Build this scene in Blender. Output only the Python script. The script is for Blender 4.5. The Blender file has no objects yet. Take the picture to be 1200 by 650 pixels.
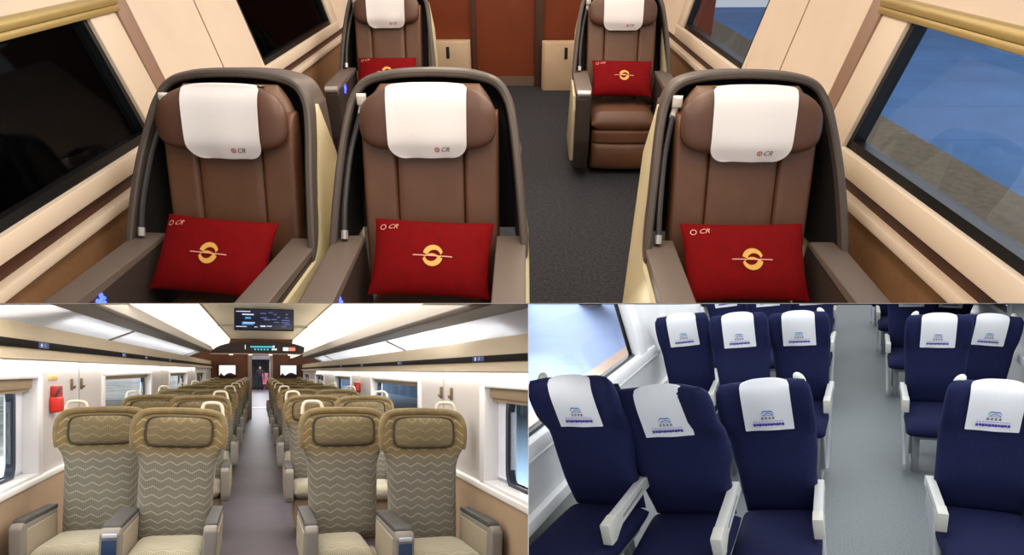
import bpy, bmesh, math, random
from mathutils import Matrix, Vector
random.seed(7)
sc = bpy.context.scene
COL = sc.collection
PI = math.pi

# ------------------------------------------------------------------ camera
F, PX, PY = 800.0, 600.0, 434.0          # focal length and principal point in 1200x650 pixels
CAM = Vector((0, 0, 1.45))
cd = bpy.data.cameras.new('camera'); cam = bpy.data.objects.new('camera', cd); COL.objects.link(cam)
cam.location = CAM; cam.rotation_euler = (PI/2, 0, 0)
cd.sensor_width = 36; cd.lens = F*36/1200; cd.shift_y = (PY-325)/1200; cd.clip_start = .05; cd.clip_end = 300
sc.camera = cam
sc.view_settings.view_transform = 'Standard'; sc.view_settings.look = 'None'
sc.view_settings.gamma = 1; sc.view_settings.use_curve_mapping = False; sc.view_settings.exposure = 0
sc.cycles.use_denoising = True
sc.cycles.max_bounces = 8; sc.cycles.transparent_max_bounces = 12

# ------------------------------------------------------------------ the three carriages: rigid frames
def frame_of(vx, vy, h, roll=0):
    a = Vector((vx-PX, vy-PY, F)).normalized()
    up = Vector((0, -1, 0)); up = (up - a*up.dot(a)).normalized()
    r = a.cross(up)
    if r.x < 0: r = -r
    c, s = math.cos(math.radians(roll)), math.sin(math.radians(roll))
    r, up = r*c + up*s, up*c - r*s
    w = lambda v: Vector((v.x, v.z, -v.y))
    r, a, up = w(r), w(a), w(up)
    o = CAM - up*h
    return Matrix(((r.x, a.x, up.x, o.x), (r.y, a.y, up.y, o.y), (r.z, a.z, up.z, o.z), (0, 0, 0, 1)))
RM = {'T': frame_of(606, -110, 1.75), 'B': frame_of(303, 434, 1.45), 'R': frame_of(987, 230, 2.2, -1)}
ROOM = ['T']                              # carriage being built
ROOM_OF = {}

# ------------------------------------------------------------------ materials
def lin(c): return tuple(((x/255)/12.92 if x/255 <= .04045 else ((x/255+.055)/1.055)**2.4) for x in c)
MATS = {}
def mat(name, rgb, rough=.6, metal=0, noise=0, nscale=40, bump=0, bscale=200, spec=.4, emit=0, rgb2=None, sheen=0, coat=0):
    if name in MATS: return MATS[name]
    m = bpy.data.materials.new(name); m.use_nodes = True; MATS[name] = m
    nt = m.node_tree; p = nt.nodes['Principled BSDF']; L = nt.links.new
    c = (*lin(rgb), 1)
    p.inputs['Base Color'].default_value = c; p.inputs['Roughness'].default_value = rough; p.inputs['Metallic'].default_value = metal
    p.inputs['Specular IOR Level'].default_value = spec
    if sheen: p.inputs['Sheen Weight'].default_value = sheen
    if coat: p.inputs['Coat Weight'].default_value = coat
    if emit:
        p.inputs['Emission Color'].default_value = c; p.inputs['Emission Strength'].default_value = emit
    if noise or bump:
        tc = nt.nodes.new('ShaderNodeTexCoord')
    if noise:
        n = nt.nodes.new('ShaderNodeTexNoise'); n.inputs['Scale'].default_value = nscale; n.inputs['Detail'].default_value = 4
        L(tc.outputs['Object'], n.inputs['Vector'])
        r = nt.nodes.new('ShaderNodeValToRGB'); r.color_ramp.elements[0].position = .35; r.color_ramp.elements[1].position = .65
        c2 = (*lin(rgb2), 1) if rgb2 else None
        r.color_ramp.elements[0].color = tuple(x*(1-noise) for x in c[:3]) + (1,)
        r.color_ramp.elements[1].color = c2 or tuple(min(1, x*(1+noise)) for x in c[:3]) + (1,)
        L(n.outputs['Fac'], r.inputs['Fac']); L(r.outputs['Color'], p.inputs['Base Color'])
    if bump:
        n2 = nt.nodes.new('ShaderNodeTexNoise'); n2.inputs['Scale'].default_value = bscale; n2.inputs['Detail'].default_value = 3
        L(tc.outputs['Object'], n2.inputs['Vector'])
        b = nt.nodes.new('ShaderNodeBump'); b.inputs['Strength'].default_value = bump; b.inputs['Distance'].default_value = .004
        L(n2.outputs['Fac'], b.inputs['Height']); L(b.outputs['Normal'], p.inputs['Normal'])
    return m
def glass(name, tint, gloss=.12):
    if name in MATS: return MATS[name]
    m = bpy.data.materials.new(name); m.use_nodes = True; MATS[name] = m
    nt = m.node_tree; L = nt.links.new
    out = nt.nodes['Material Output']; nt.nodes.remove(nt.nodes['Principled BSDF'])
    t = nt.nodes.new('ShaderNodeBsdfTransparent'); t.inputs['Color'].default_value = (*tint, 1)
    g = nt.nodes.new('ShaderNodeBsdfGlossy'); g.inputs['Roughness'].default_value = .03
    fr = nt.nodes.new('ShaderNodeFresnel'); fr.inputs['IOR'].default_value = 1.45
    mx = nt.nodes.new('ShaderNodeMixShader')
    mul = nt.nodes.new('ShaderNodeMath'); mul.operation = 'MULTIPLY'; mul.inputs[1].default_value = gloss*8
    L(fr.outputs[0], mul.inputs[0]); L(mul.outputs[0], mx.inputs[0]); L(t.outputs[0], mx.inputs[1]); L(g.outputs[0], mx.inputs[2])
    L(mx.outputs[0], out.inputs['Surface'])
    return m
def lineset(name, base, line, axis='Y', scale=10, width=.06, rough=.7, noise=.1, nscale=3):
    """base colour with thin parallel lines (panel joints) across one local axis"""
    m = mat(name, base, rough, noise=noise, nscale=nscale)
    nt = m.node_tree; L = nt.links.new; p = nt.nodes['Principled BSDF']
    tc = nt.nodes.new('ShaderNodeTexCoord'); sp = nt.nodes.new('ShaderNodeSeparateXYZ'); L(tc.outputs['Object'], sp.inputs[0])
    mu = nt.nodes.new('ShaderNodeMath'); mu.operation = 'MULTIPLY'; mu.inputs[1].default_value = scale; L(sp.outputs[axis], mu.inputs[0])
    fr = nt.nodes.new('ShaderNodeMath'); fr.operation = 'FRACT'; L(mu.outputs[0], fr.inputs[0])
    lt = nt.nodes.new('ShaderNodeMath'); lt.operation = 'LESS_THAN'; lt.inputs[1].default_value = width; L(fr.outputs[0], lt.inputs[0])
    mx = nt.nodes.new('ShaderNodeMix'); mx.data_type = 'RGBA'; L(lt.outputs[0], mx.inputs[0])
    src = p.inputs['Base Color'].links[0].from_socket if p.inputs['Base Color'].links else None
    if src: L(src, mx.inputs[6])
    else: mx.inputs[6].default_value = (*lin(base), 1)
    mx.inputs[7].default_value = (*lin(line), 1)
    L(mx.outputs[2], p.inputs['Base Color'])
    return m
def wave_fabric(name, base, line, gold=None):
    """woven fabric: fine vertical ribs and light wavy zigzag lines, in the seat's own coordinates"""
    m = mat(name, base, .9, sheen=.2)
    nt = m.node_tree; L = nt.links.new; p = nt.nodes['Principled BSDF']
    def M(op, a=None, b=None):
        n = nt.nodes.new('ShaderNodeMath'); n.operation = op
        for i, v in enumerate((a, b)):
            if v is None: continue
            if isinstance(v, (int, float)): n.inputs[i].default_value = v
            else: L(v, n.inputs[i])
        return n.outputs[0]
    tc = nt.nodes.new('ShaderNodeTexCoord'); sp = nt.nodes.new('ShaderNodeSeparateXYZ'); L(tc.outputs['Object'], sp.inputs[0])
    x, y, z = sp.outputs
    zz = M('SUBTRACT', z, M('MULTIPLY', y, .8))
    tri = M('ABSOLUTE', M('SUBTRACT', M('FRACT', M('MULTIPLY', x, 12)), .5))
    v = M('FRACT', M('ADD', M('MULTIPLY', zz, 24), M('MULTIPLY', tri, .95)))
    ln = M('LESS_THAN', M('ABSOLUTE', M('SUBTRACT', v, .5)), .075)
    rib = M('MULTIPLY', M('SINE', M('MULTIPLY', x, 520)), .5)
    nz = nt.nodes.new('ShaderNodeTexNoise'); nz.inputs['Scale'].default_value = 5; L(tc.outputs['Object'], nz.inputs['Vector'])
    mx0 = nt.nodes.new('ShaderNodeMix'); mx0.data_type = 'RGBA'
    L(M('ADD', M('MULTIPLY', rib, .6), nz.outputs['Fac']), mx0.inputs[0])
    b = lin(base); mx0.inputs[6].default_value = (b[0]*.72, b[1]*.72, b[2]*.72, 1); mx0.inputs[7].default_value = (b[0]*1.2, b[1]*1.2, b[2]*1.2, 1)
    if gold:                                 # olive gold blend at the head end; shading and pile put into the colour
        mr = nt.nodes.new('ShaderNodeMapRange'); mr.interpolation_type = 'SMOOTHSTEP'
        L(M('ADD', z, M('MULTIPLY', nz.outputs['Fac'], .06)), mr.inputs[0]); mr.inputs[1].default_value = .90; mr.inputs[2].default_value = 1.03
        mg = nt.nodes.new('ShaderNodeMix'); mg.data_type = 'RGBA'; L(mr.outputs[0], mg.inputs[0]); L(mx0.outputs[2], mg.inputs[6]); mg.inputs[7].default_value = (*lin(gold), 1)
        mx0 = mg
    mx = nt.nodes.new('ShaderNodeMix'); mx.data_type = 'RGBA'
    L(M('MULTIPLY', ln, .5), mx.inputs[0]); L(mx0.outputs[2], mx.inputs[6]); mx.inputs[7].default_value = (*lin(line), 1)
    L(mx.outputs[2], p.inputs['Base Color'])
    return m

# ------------------------------------------------------------------ mesh helpers
def new(): return bmesh.new()
def fin(bm, name, m, smooth=35):
    bmesh.ops.remove_doubles(bm, verts=bm.verts, dist=1e-5)
    bmesh.ops.recalc_face_normals(bm, faces=bm.faces)
    me = bpy.data.meshes.new(name); bm.to_mesh(me); bm.free()
    me.materials.append(m)
    if smooth:
        me.shade_smooth(); me.set_sharp_from_angle(angle=math.radians(smooth))
    return me
def box(bm, x0, x1, y0, y1, z0, z1, bev=0, seg=2, mp=None):
    b = bmesh.new()
    bmesh.ops.create_cube(b, size=1)
    for v in b.verts:
        v.co = Vector(((x0+x1)/2 + v.co.x*(x1-x0), (y0+y1)/2 + v.co.y*(y1-y0), (z0+z1)/2 + v.co.z*(z1-z0)))
    if bev: bmesh.ops.bevel(b, geom=b.edges[:], offset=bev, segments=seg, affect='EDGES', profile=.5)
    if mp:
        for v in b.verts: v.co = Vector(mp(*v.co))
    join(bm, b)
def join(bm, b):
    vs = {v: bm.verts.new(v.co) for v in b.verts}
    for f in b.faces:
        try: bm.faces.new([vs[v] for v in f.verts])
        except ValueError: pass
    b.free()
def prism(bm, pts, fn, t0, t1, bev=0, seg=2):
    """polygon pts (a,b) extruded between t0 and t1; fn(a,b,t)->xyz"""
    b = bmesh.new()
    lo = [b.verts.new(Vector(fn(p[0], p[1], t0))) for p in pts]; hi = [b.verts.new(Vector(fn(p[0], p[1], t1))) for p in pts]
    n = len(pts)
    b.faces.new(lo[::-1]); b.faces.new(hi)
    for i in range(n): b.faces.new((lo[i], lo[(i+1) % n], hi[(i+1) % n], hi[i]))
    if bev: bmesh.ops.bevel(b, geom=b.edges[:], offset=bev, segments=seg, affect='EDGES', profile=.5)
    join(bm, b)
def grid(bm, fn, us, vs):
    g = [[bm.verts.new(Vector(fn(u, v))) for u in us] for v in vs]
    for j in range(len(vs)-1):
        for i in range(len(us)-1): bm.faces.new((g[j][i], g[j][i+1], g[j+1][i+1], g[j+1][i]))
    return g
def cosp(n, a=-1, b=1): return [a + (b-a)*(1-math.cos(PI*i/n))/2 for i in range(n+1)]
def linsp(n, a=0, b=1): return [a + (b-a)*i/n for i in range(n+1)]
def cushion(bm, hw, v0, v1, T, mp, p=6, nu=16, nv=20, e=.5):
    """closed puffy pad. half width hw(v), thickness 2T; mp(a,v,w)->xyz, w<0 is the front"""
    def g(u, w): return max(0, (1-abs(u)**p)*(1-abs(w)**p))**e
    us, ws = cosp(nu), cosp(nv)
    for sgn in (-1, 1):
        def fn(u, w):
            v = (v0+v1)/2 + w*(v1-v0)/2
            return mp(u*hw(v), v, sgn*T*g(u, w))
        grid(bm, fn, us, ws)
def tube(bm, pts, r, n=8, cap=True, rr=None):
    pts = [Vector(p) for p in pts]; rings = []
    t = (pts[1]-pts[0]).normalized(); ref = Vector((0, 0, 1)) if abs(t.z) < .9 else Vector((1, 0, 0))
    nrm = (ref - t*ref.dot(t)).normalized()
    for i, p in enumerate(pts):
        t = (pts[min(i+1, len(pts)-1)] - pts[max(i-1, 0)]).normalized()
        nrm = (nrm - t*nrm.dot(t)).normalized(); bn = t.cross(nrm); R = rr[i] if rr else r
        rings.append([bm.verts.new(p + (nrm*math.cos(2*PI*k/n) + bn*math.sin(2*PI*k/n))*R) for k in range(n)])
    for a, b in zip(rings, rings[1:]):
        for k in range(n): bm.faces.new((a[k], a[(k+1) % n], b[(k+1) % n], b[k]))
    if cap: bm.faces.new(rings[0][::-1]); bm.faces.new(rings[-1])
def sweep(bm, pts, prof, frames, closed_prof=True):
    """profile [(a,b)] carried along pts with frames [(n,b)]"""
    rings = [[bm.verts.new(Vector(p) + n*a + b*c) for a, c in prof] for p, (n, b) in zip(pts, frames)]
    m = len(prof)
    for r0, r1 in zip(rings, rings[1:]):
        for k in range(m if closed_prof else m-1): bm.faces.new((r0[k], r0[(k+1) % m], r1[(k+1) % m], r1[k]))
    if closed_prof: bm.faces.new(rings[0][::-1]); bm.faces.new(rings[-1])
def smoothpath(pts, n=8):
    P = [Vector(p) for p in pts]; P = [P[0]*2-P[1]] + P + [P[-1]*2-P[-2]]; out = []
    for i in range(1, len(P)-2):
        for k in range(n):
            t = k/n
            out.append(.5*((2*P[i]) + (P[i+1]-P[i-1])*t + (2*P[i-1]-5*P[i]+4*P[i+1]-P[i+2])*t*t + (3*P[i]-P[i-1]-3*P[i+1]+P[i+2])*t**3))
    out.append(P[-2]); return out
def ellipsoid(bm, c, r, nu=16, nv=10, p=1.0, rot=None):
    b = bmesh.new(); bmesh.ops.create_uvsphere(b, u_segments=nu, v_segments=nv, radius=1)
    for v in b.verts:
        q = Vector([math.copysign(abs(x)**p, x) for x in v.co]); q = Vector((q.x*r[0], q.y*r[1], q.z*r[2]))
        if rot: q = rot @ q
        v.co = q + Vector(c)
    join(bm, b)
def interp(tab, v):
    if v <= tab[0][0]: return tab[0][1]
    for (a, x), (b, y) in zip(tab, tab[1:]):
        if v <= b:
            t = (v-a)/(b-a); t = t*t*(3-2*t); return x + (y-x)*t
    return tab[-1][1]
def text2d(s, size, italic=0):
    c = bpy.data.curves.new('txt', 'FONT'); c.body = s; c.size = size; c.align_x = 'CENTER'; c.align_y = 'CENTER'; c.resolution_u = 3; c.shear = italic
    o = bpy.data.objects.new('txt', c); COL.objects.link(o)
    bpy.context.view_layer.update()
    me = bpy.data.meshes.new_from_object(o.evaluated_get(bpy.context.evaluated_depsgraph_get()))
    V = [v.co.copy() for v in me.vertices]; Fc = [tuple(p.vertices) for p in me.polygons]
    bpy.data.objects.remove(o); bpy.data.curves.remove(c); bpy.data.meshes.remove(me)
    return V, Fc
def put2d(bm, V, Fc, mp):
    vs = [bm.verts.new(Vector(mp(v.x, v.y))) for v in V]
    for f in Fc:
        try: bm.faces.new([vs[i] for i in f])
        except ValueError: pass
def poly2d(bm, pts, mp):
    bm.faces.new([bm.verts.new(Vector(mp(*p))) for p in pts])
def strip2d(bm, A, B, mp):
    a = [bm.verts.new(Vector(mp(*p))) for p in A]; b = [bm.verts.new(Vector(mp(*p))) for p in B]
    for i in range(len(A)-1): bm.faces.new((a[i], a[i+1], b[i+1], b[i]))
def rect2d(bm, x0, x1, y0, y1, mp, n=1):
    A = [(x0+(x1-x0)*i/n, y0) for i in range(n+1)]; B = [(x0+(x1-x0)*i/n, y1) for i in range(n+1)]
    strip2d(bm, A, B, mp)

# ------------------------------------------------------------------ objects
def base(name): return name
def link(name, data, M=None, parent=None, label=None, cat=None, group=None, kind=None):
    o = bpy.data.objects.new(name, data); COL.objects.link(o)
    ROOM_OF[o.name] = ROOM[0]
    if parent is not None: o.parent = parent
    else: o.matrix_world = RM[ROOM[0]] @ (M or Matrix())
    if label: o['label'] = label
    if cat: o['category'] = cat
    if group: o['group'] = group
    if kind: o['kind'] = kind
    return o
def struct(name, me, parent=None, label=None, cat=None):
    return link(name, me, None, parent, label, cat, None, None if parent else 'structure')
def place(x, y, z=0, yaw=0, pitch=0, roll=0):
    return Matrix.Translation((x, y, z)) @ Matrix.Rotation(yaw, 4, 'Z') @ Matrix.Rotation(pitch, 4, 'X') @ Matrix.Rotation(roll, 4, 'Y')
def thing(name, parts, M, label, cat, group=None):
    """an Empty parenting its parts: [(part name, mesh, label or None, [sub-parts])]"""
    r = link(name, None, M, None, label, cat, group)
    r.empty_display_size = .1
    def add(ps, par):
        for p in ps:
            o = link(p[0], p[1], None, par, p[2] if len(p) > 2 else None)
            if len(p) > 3: add(p[3], o)
    add(parts, r)
    return r
def single(name, me, M, label, cat, group=None): return link(name, me, M, None, label, cat, group)
ORD = ['first', 'second', 'third', 'fourth', 'fifth', 'sixth', 'seventh', 'eighth', 'ninth', 'tenth', 'eleventh']

# ================================================================== CARRIAGE ABOVE: leather business seats
ROOM[0] = 'T'
LEA = mat('brown_leather', (106, 71, 50), .42, noise=.12, nscale=6, bump=.12, bscale=160, spec=.5)
LEAD = mat('brown_leather_headrest', (90, 58, 42), .42, noise=.1, nscale=6, bump=.12, bscale=160, spec=.5)
TAUPE = mat('taupe_shell', (92, 80, 72), .45, noise=.04, nscale=30)
DARKB = mat('dark_brown_plastic', (56, 46, 42), .5)
LINING = mat('black_lining', (26, 22, 21), .7)
CREAM = mat('cream_shell', (212, 200, 164), .4)
SILVER = mat('silver_cap', (205, 200, 192), .3, metal=.6)
PEARL = mat('pearl_plastic', (225, 218, 208), .4)
RED = mat('red_velvet', (118, 2, 6), .85, noise=.08, nscale=30, spec=.15)
GOLD = mat('gold_thread', (228, 176, 84), .5)
ROSE = mat('rose_thread', (232, 170, 150), .6)
CLOTHW = mat('white_cloth', (244, 240, 238), .85, bump=.1, bscale=80)
INK = mat('grey_ink', (70, 62, 62), .7)
INKRED = mat('red_ink', (196, 92, 92), .7)
BLUEL = mat('blue_lamp_icon', (60, 80, 255), .5, emit=4)

def yb(z): return .225 + (z-.5)*.30        # front face of the leather backrest

def make_business_seat():
    P = []
    # backrest: centre panel and two bolsters
    bm = new()
    for x0, x1, T, pr in ((-.139, .139, .05, 0), (-.272, -.1335, .052, .005), (.1335, .272, .052, .005)):
        c, h = (x0+x1)/2, (x1-x0)/2
        def mp(a, v, w, c=c, pr=pr): return (c+a*(1-.08*max(0, (v-.9)/.3)), yb(v)+.05-pr+w, v)
        cushion(bm, lambda v: h, .40, 1.16 if x0 < -.1 and x1 > .1 else 1.09, T, mp, p=14, nu=16, nv=26, e=.4)
    P.append(('backrest', fin(bm, 'backrest', LEA)))
    bm = new()                              # padded top behind the headrest
    cushion(bm, lambda v: .262 - .07*max(0, (v-1.04)/.14)**2, .98, 1.178, .055, lambda a, v, w: (a, yb(v)+.06+w, v), p=5)
    P.append(('backrest_top', fin(bm, 'backrest_top', mat('brown_leather_top', (118, 88, 66), .42, noise=.1, nscale=6, spec=.5))))
    bm = new()                              # winged headrest
    def hm(a, v, w): return (a, yb(v)-.015 - .030*min(1, (abs(a)/.25)**2) + w, v - .016*(abs(a)/.26)**2)
    cushion(bm, lambda v: .264*max(0, 1-min(.985, abs((v-1.080)/.118))**3)**.36, .965, 1.195, .058, hm, p=4, nu=24, nv=16)
    P.append(('headrest', fin(bm, 'headrest', LEAD)))
    bm = new()                              # seat pan with a rolled front
    cushion(bm, lambda v: .245, -.30, .26, .075, lambda a, v, w: (a, v, .385 + .02*(v < -.2) - w*1.0 - .03*max(0, (-.12-v)/.18)**2), p=7, nu=16, nv=18)
    P.append(('seat_cushion', fin(bm, 'seat_cushion', LEA)))
    bm = new()                              # leg rest in two pads
    cushion(bm, lambda v: .240, .235, .335, .05, lambda a, v, w: (a, -.262 + w, v), p=8, nu=14, nv=8)
    cushion(bm, lambda v: .238, .03, .245, .045, lambda a, v, w: (a, -.262 + w - .015*math.sin((v-.03)/.21*PI), v + .012*(a/.24)**2), p=8, nu=14, nv=10)
    P.append(('leg_rest', fin(bm, 'leg_rest', LEA)))
    bm = new(); box(bm, -.245, .245, -.20, .50, .02, .33, .02)
    P.append(('base', fin(bm, 'base', LINING)))
    # the wrap-around shell
    half = [(.388, .085, .60), (.384, .125, .69), (.362, .26, .90), (.338, .39, 1.055), (.312, .455, 1.135), (.262, .487, 1.19), (.17, .498, 1.216), (.06, .502, 1.225)]
    full = [(-x, y, z) for x, y, z in half] + [(x, y, z) for x, y, z in half[::-1]]
    path = smoothpath(full, 5)
    fr, cen = [], Vector((0, .3, .75))
    for i, p in enumerate(path):
        t = (path[min(i+1, len(path)-1)] - path[max(i-1, 0)]).normalized()
        b = Vector((0, 1, 0)); b = (b - t*b.dot(t)).normalized()
        n = t.cross(b); n = n if n.dot(cen-p) > 0 else -n
        fr.append((n, b))
    bm = new()
    sweep(bm, path, [(.0, .055), (-.004, .03), (0, .006), (.007, 0), (.020, 0), (.027, .006), (.030, .03), (.030, .055)], fr)
    P.append(('shell_rim', fin(bm, 'shell_rim', mat('taupe_rim', (82, 72, 65), .45))))
    bm = new()
    def yback(z): return .30 + .31*z
    inner = [p + n*.029 + b*.03 for p, (n, b) in zip(path, fr)]
    back = [Vector((p.x*.92, max(p.y+.03, yback(p.z)), p.z - (.012 if p.z > 1.1 else 0))) for p in inner]
    vi = [bm.verts.new(p) for p in inner]; vb = [bm.verts.new(p) for p in back]
    for i in range(len(vi)-1): bm.faces.new((vi[i], vi[i+1], vb[i+1], vb[i]))
    m = len(vb)
    for i in range(m//2-1): bm.faces.new((vb[i], vb[i+1], vb[m-2-i], vb[m-1-i]))
    P.append(('shell_lining', fin(bm, 'shell_lining', LINING)))
    bm = new()
    o0 = [p + n*.010 + b*.05 for p, (n, b) in zip(path, fr)]
    o1 = [Vector((p.x*.94, max(p.y+.03, yback(p.z)+.05), p.z - (.02 if p.z > 1.1 else 0))) for p in o0]
    vi = [bm.verts.new(p) for p in o0]; vb = [bm.verts.new(p) for p in o1]
    for i in range(len(vi)-1): bm.faces.new((vi[i], vi[i+1], vb[i+1], vb[i]))
    for i in range(m//2-1): bm.faces.new((vb[i], vb[i+1], vb[m-2-i], vb[m-1-i]))
    P.append(('shell_back', fin(bm, 'shell_back', TAUPE)))
    bm = new()
    side = []
    for s in (-1, 1):                       # side panels down to the floor
        bm = new()
        pts = [(-.34, .12), (-.40, .50), (-.36, .60), (.09, .615), (.185, .70), (.32, .90), (.45, 1.05), (.54, 1.10), (.58, .9), (.54, .06), (.02, .05), (-.22, .08)]
        prism(bm, pts, lambda a, b, t, s=s: (s*(t - .16*max(0, b-.69)), a, b), .374, .393, .004)
        P.append(('side_panel', fin(bm, 'side_panel', CREAM), 'cream side panel'))
    for s in (-1, 1):
        bm = new()
        pts = [(-.42, .08), (-.47, .30), (-.465, .60), (-.44, .632), (.24, .640), (.24, .30), (.0, .10)]
        prism(bm, pts, lambda a, b, t, s=s: (s*t, a, b), .268, .376, .012, 3)
        arm = fin(bm, 'armrest', DARKB)
        bm = new()
        pts = [(-.455, .630), (-.43, .652), (-.38, .660), (.20, .668), (.22, .640), (-.3, .630)]
        prism(bm, pts, lambda a, b, t, s=s: (s*t, a, b), .264, .379, .006, 2)
        top = fin(bm, 'arm_top', mat('taupe_arm_top', (106, 93, 84), .5))
        sub = [('arm_top', top)]
        bm = new(); tube(bm, [(s*.276, -.452, .632), (s*.368, -.452, .632)], .024, 12); sub.append(('end_cap', fin(bm, 'end_cap', SILVER), 'silver end cap'))
        if s < 0:                            # lit control icon on the inner face
            bm = new(); q = lambda a, b: (-.2655, -.27 + a*.8, .595 + b*.6)
            for pp in ([(-.02, -.035), (0, -.005), (.012, .02)], [(.0, -.005), (.03, .0)], [(-.015, .012), (.02, .03), (.035, .02)]):
                tube(bm, [q(*t) for t in pp], .0065, 6)
            ellipsoid(bm, q(.02, .045), (.004, .012, .012), 8, 6); ellipsoid(bm, q(-.012, .03), (.004, .01, .01), 8, 6)
            sub.append(('control_icon', fin(bm, 'control_icon', BLUEL), 'glowing blue control icon'))
        P.append(('armrest', arm, None, sub))
    bm = new()                              # reading lamp inside the shell
    tube(bm, smoothpath([(-.330, .15, .69), (-.327, .22, .80), (-.312, .33, .94), (-.290, .41, 1.03), (-.277, .45, 1.075)], 5), .011, 8)
    lamp = fin(bm, 'reading_lamp', mat('lamp_stem', (60, 58, 58), .4))
    bm = new()
    tube(bm, smoothpath([(-.279, .445, 1.065), (-.274, .455, 1.085), (-.268, .455, 1.11)], 4), .012, 10)
    cushion(bm, lambda v: .019, 1.105, 1.15, .018, lambda a, v, w: (-.266 + a, .45 + w, v), p=5, nu=8, nv=8)
    hd = fin(bm, 'lamp_head', PEARL)
    bm = new(); tube(bm, [(-.330, .145, .675), (-.3295, .16, .705)], .014, 10); ft = fin(bm, 'lamp_foot', SILVER)
    P.append(('reading_lamp', lamp, None, [('lamp_head', hd, 'white lamp head'), ('lamp_foot', ft)]))
    return P
BUS = make_business_seat()

def cover_mesh(hwt, hwb, zt, zb, front, rad, back=.10, thick=.004, bump=.016):
    """cloth hung over the top edge: front(x,z)->y of what lies below"""
    bm = new()
    us = linsp(18, -1, 1)
    def pt(u, s):                            # s<0 over the top and behind, 0..1 down the front
        if s < 0:
            t = -s; x = u*hwt*(1-.12*min(1, t*2))
            return (x, front(x, zt) + .03*(1-math.cos(min(1, t*1.4)*PI/2)) + back*max(0, t-.3), zt + bump*math.sin(min(1, t*1.6)*PI)*(1-.5*abs(u)**3) - .02*max(0, t-.5))
        h = zt-zb; d = s*h
        z = zt - d
        r = rad; hw = hwt + (hwb-hwt)*s
        lim = hw
        if z < zb + r: lim = hw - r + math.sqrt(max(0, r*r - (zb + r - z)**2))
        x = u*lim
        return (x, front(x, z) - thick - .0035*math.sin(u*4+1)*s, z)
    ss = [-1, -.8, -.6, -.45, -.3, -.2, -.1] + linsp(12, 0, 1 - rad/(zt-zb)) + [1 - rad/(zt-zb)*(1-math.sin(k*PI/16)) for k in range(1, 9)]
    grid(bm, pt, us, ss)
    return bm
def bus_front(x, z):
    v = z
    return yb(v) - .015 - .030*min(1, (abs(x)/.25)**3) - .055*max(0, (1-abs((z-1.080)/.118)**4))**.5 - .006 if .96 < z < 1.20 else yb(v) - .02
def make_bus_cover():
    bm = cover_mesh(.153, .150, 1.187, .940, lambda x, z: bus_front(x, max(z, .985)) + (.02*(.985-z)/.08 if z < .985 else 0), .06)
    me = fin(bm, 'headrest_cover', CLOTHW, 60)
    sol = me
    # small printed rail mark: ring and letters
    q = lambda a, b: (.055 + a, bus_front(.055, .985) - .002 + (.02*(.985-(.976+b))/.08 if .976+b < .985 else 0), .976 + b)
    def q(a, b):
        z = .976 + b
        return (.052 + a, bus_front(.05, max(z, .985)) + (.02*(.985-z)/.08 if z < .985 else 0) - .0095, z)
    bm = new(); V, Fc = text2d('CR', .026, .35); put2d(bm, V, Fc, lambda a, b: q(a+.014, b)); ink = fin(bm, 'printed_letters', INK, 0)
    bm = new()
    A = [(.010*math.cos(t), .010*math.sin(t)) for t in linsp(16, 0, 2*PI)]; B = [(.006*math.cos(t), .008*math.sin(t)) for t in linsp(16, 0, 2*PI)]
    strip2d(bm, A, B, lambda a, b: q(a-.016, b)); rect2d(bm, -.018, -.014, -.008, .008, q); ring = fin(bm, 'printed_ring', INKRED, 0)
    return me, [('printed_letters', ink, 'dark printed letters CR'), ('printed_ring', ring, 'small red printed ring')]
COVER, COVER_SUB = make_bus_cover()

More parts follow.
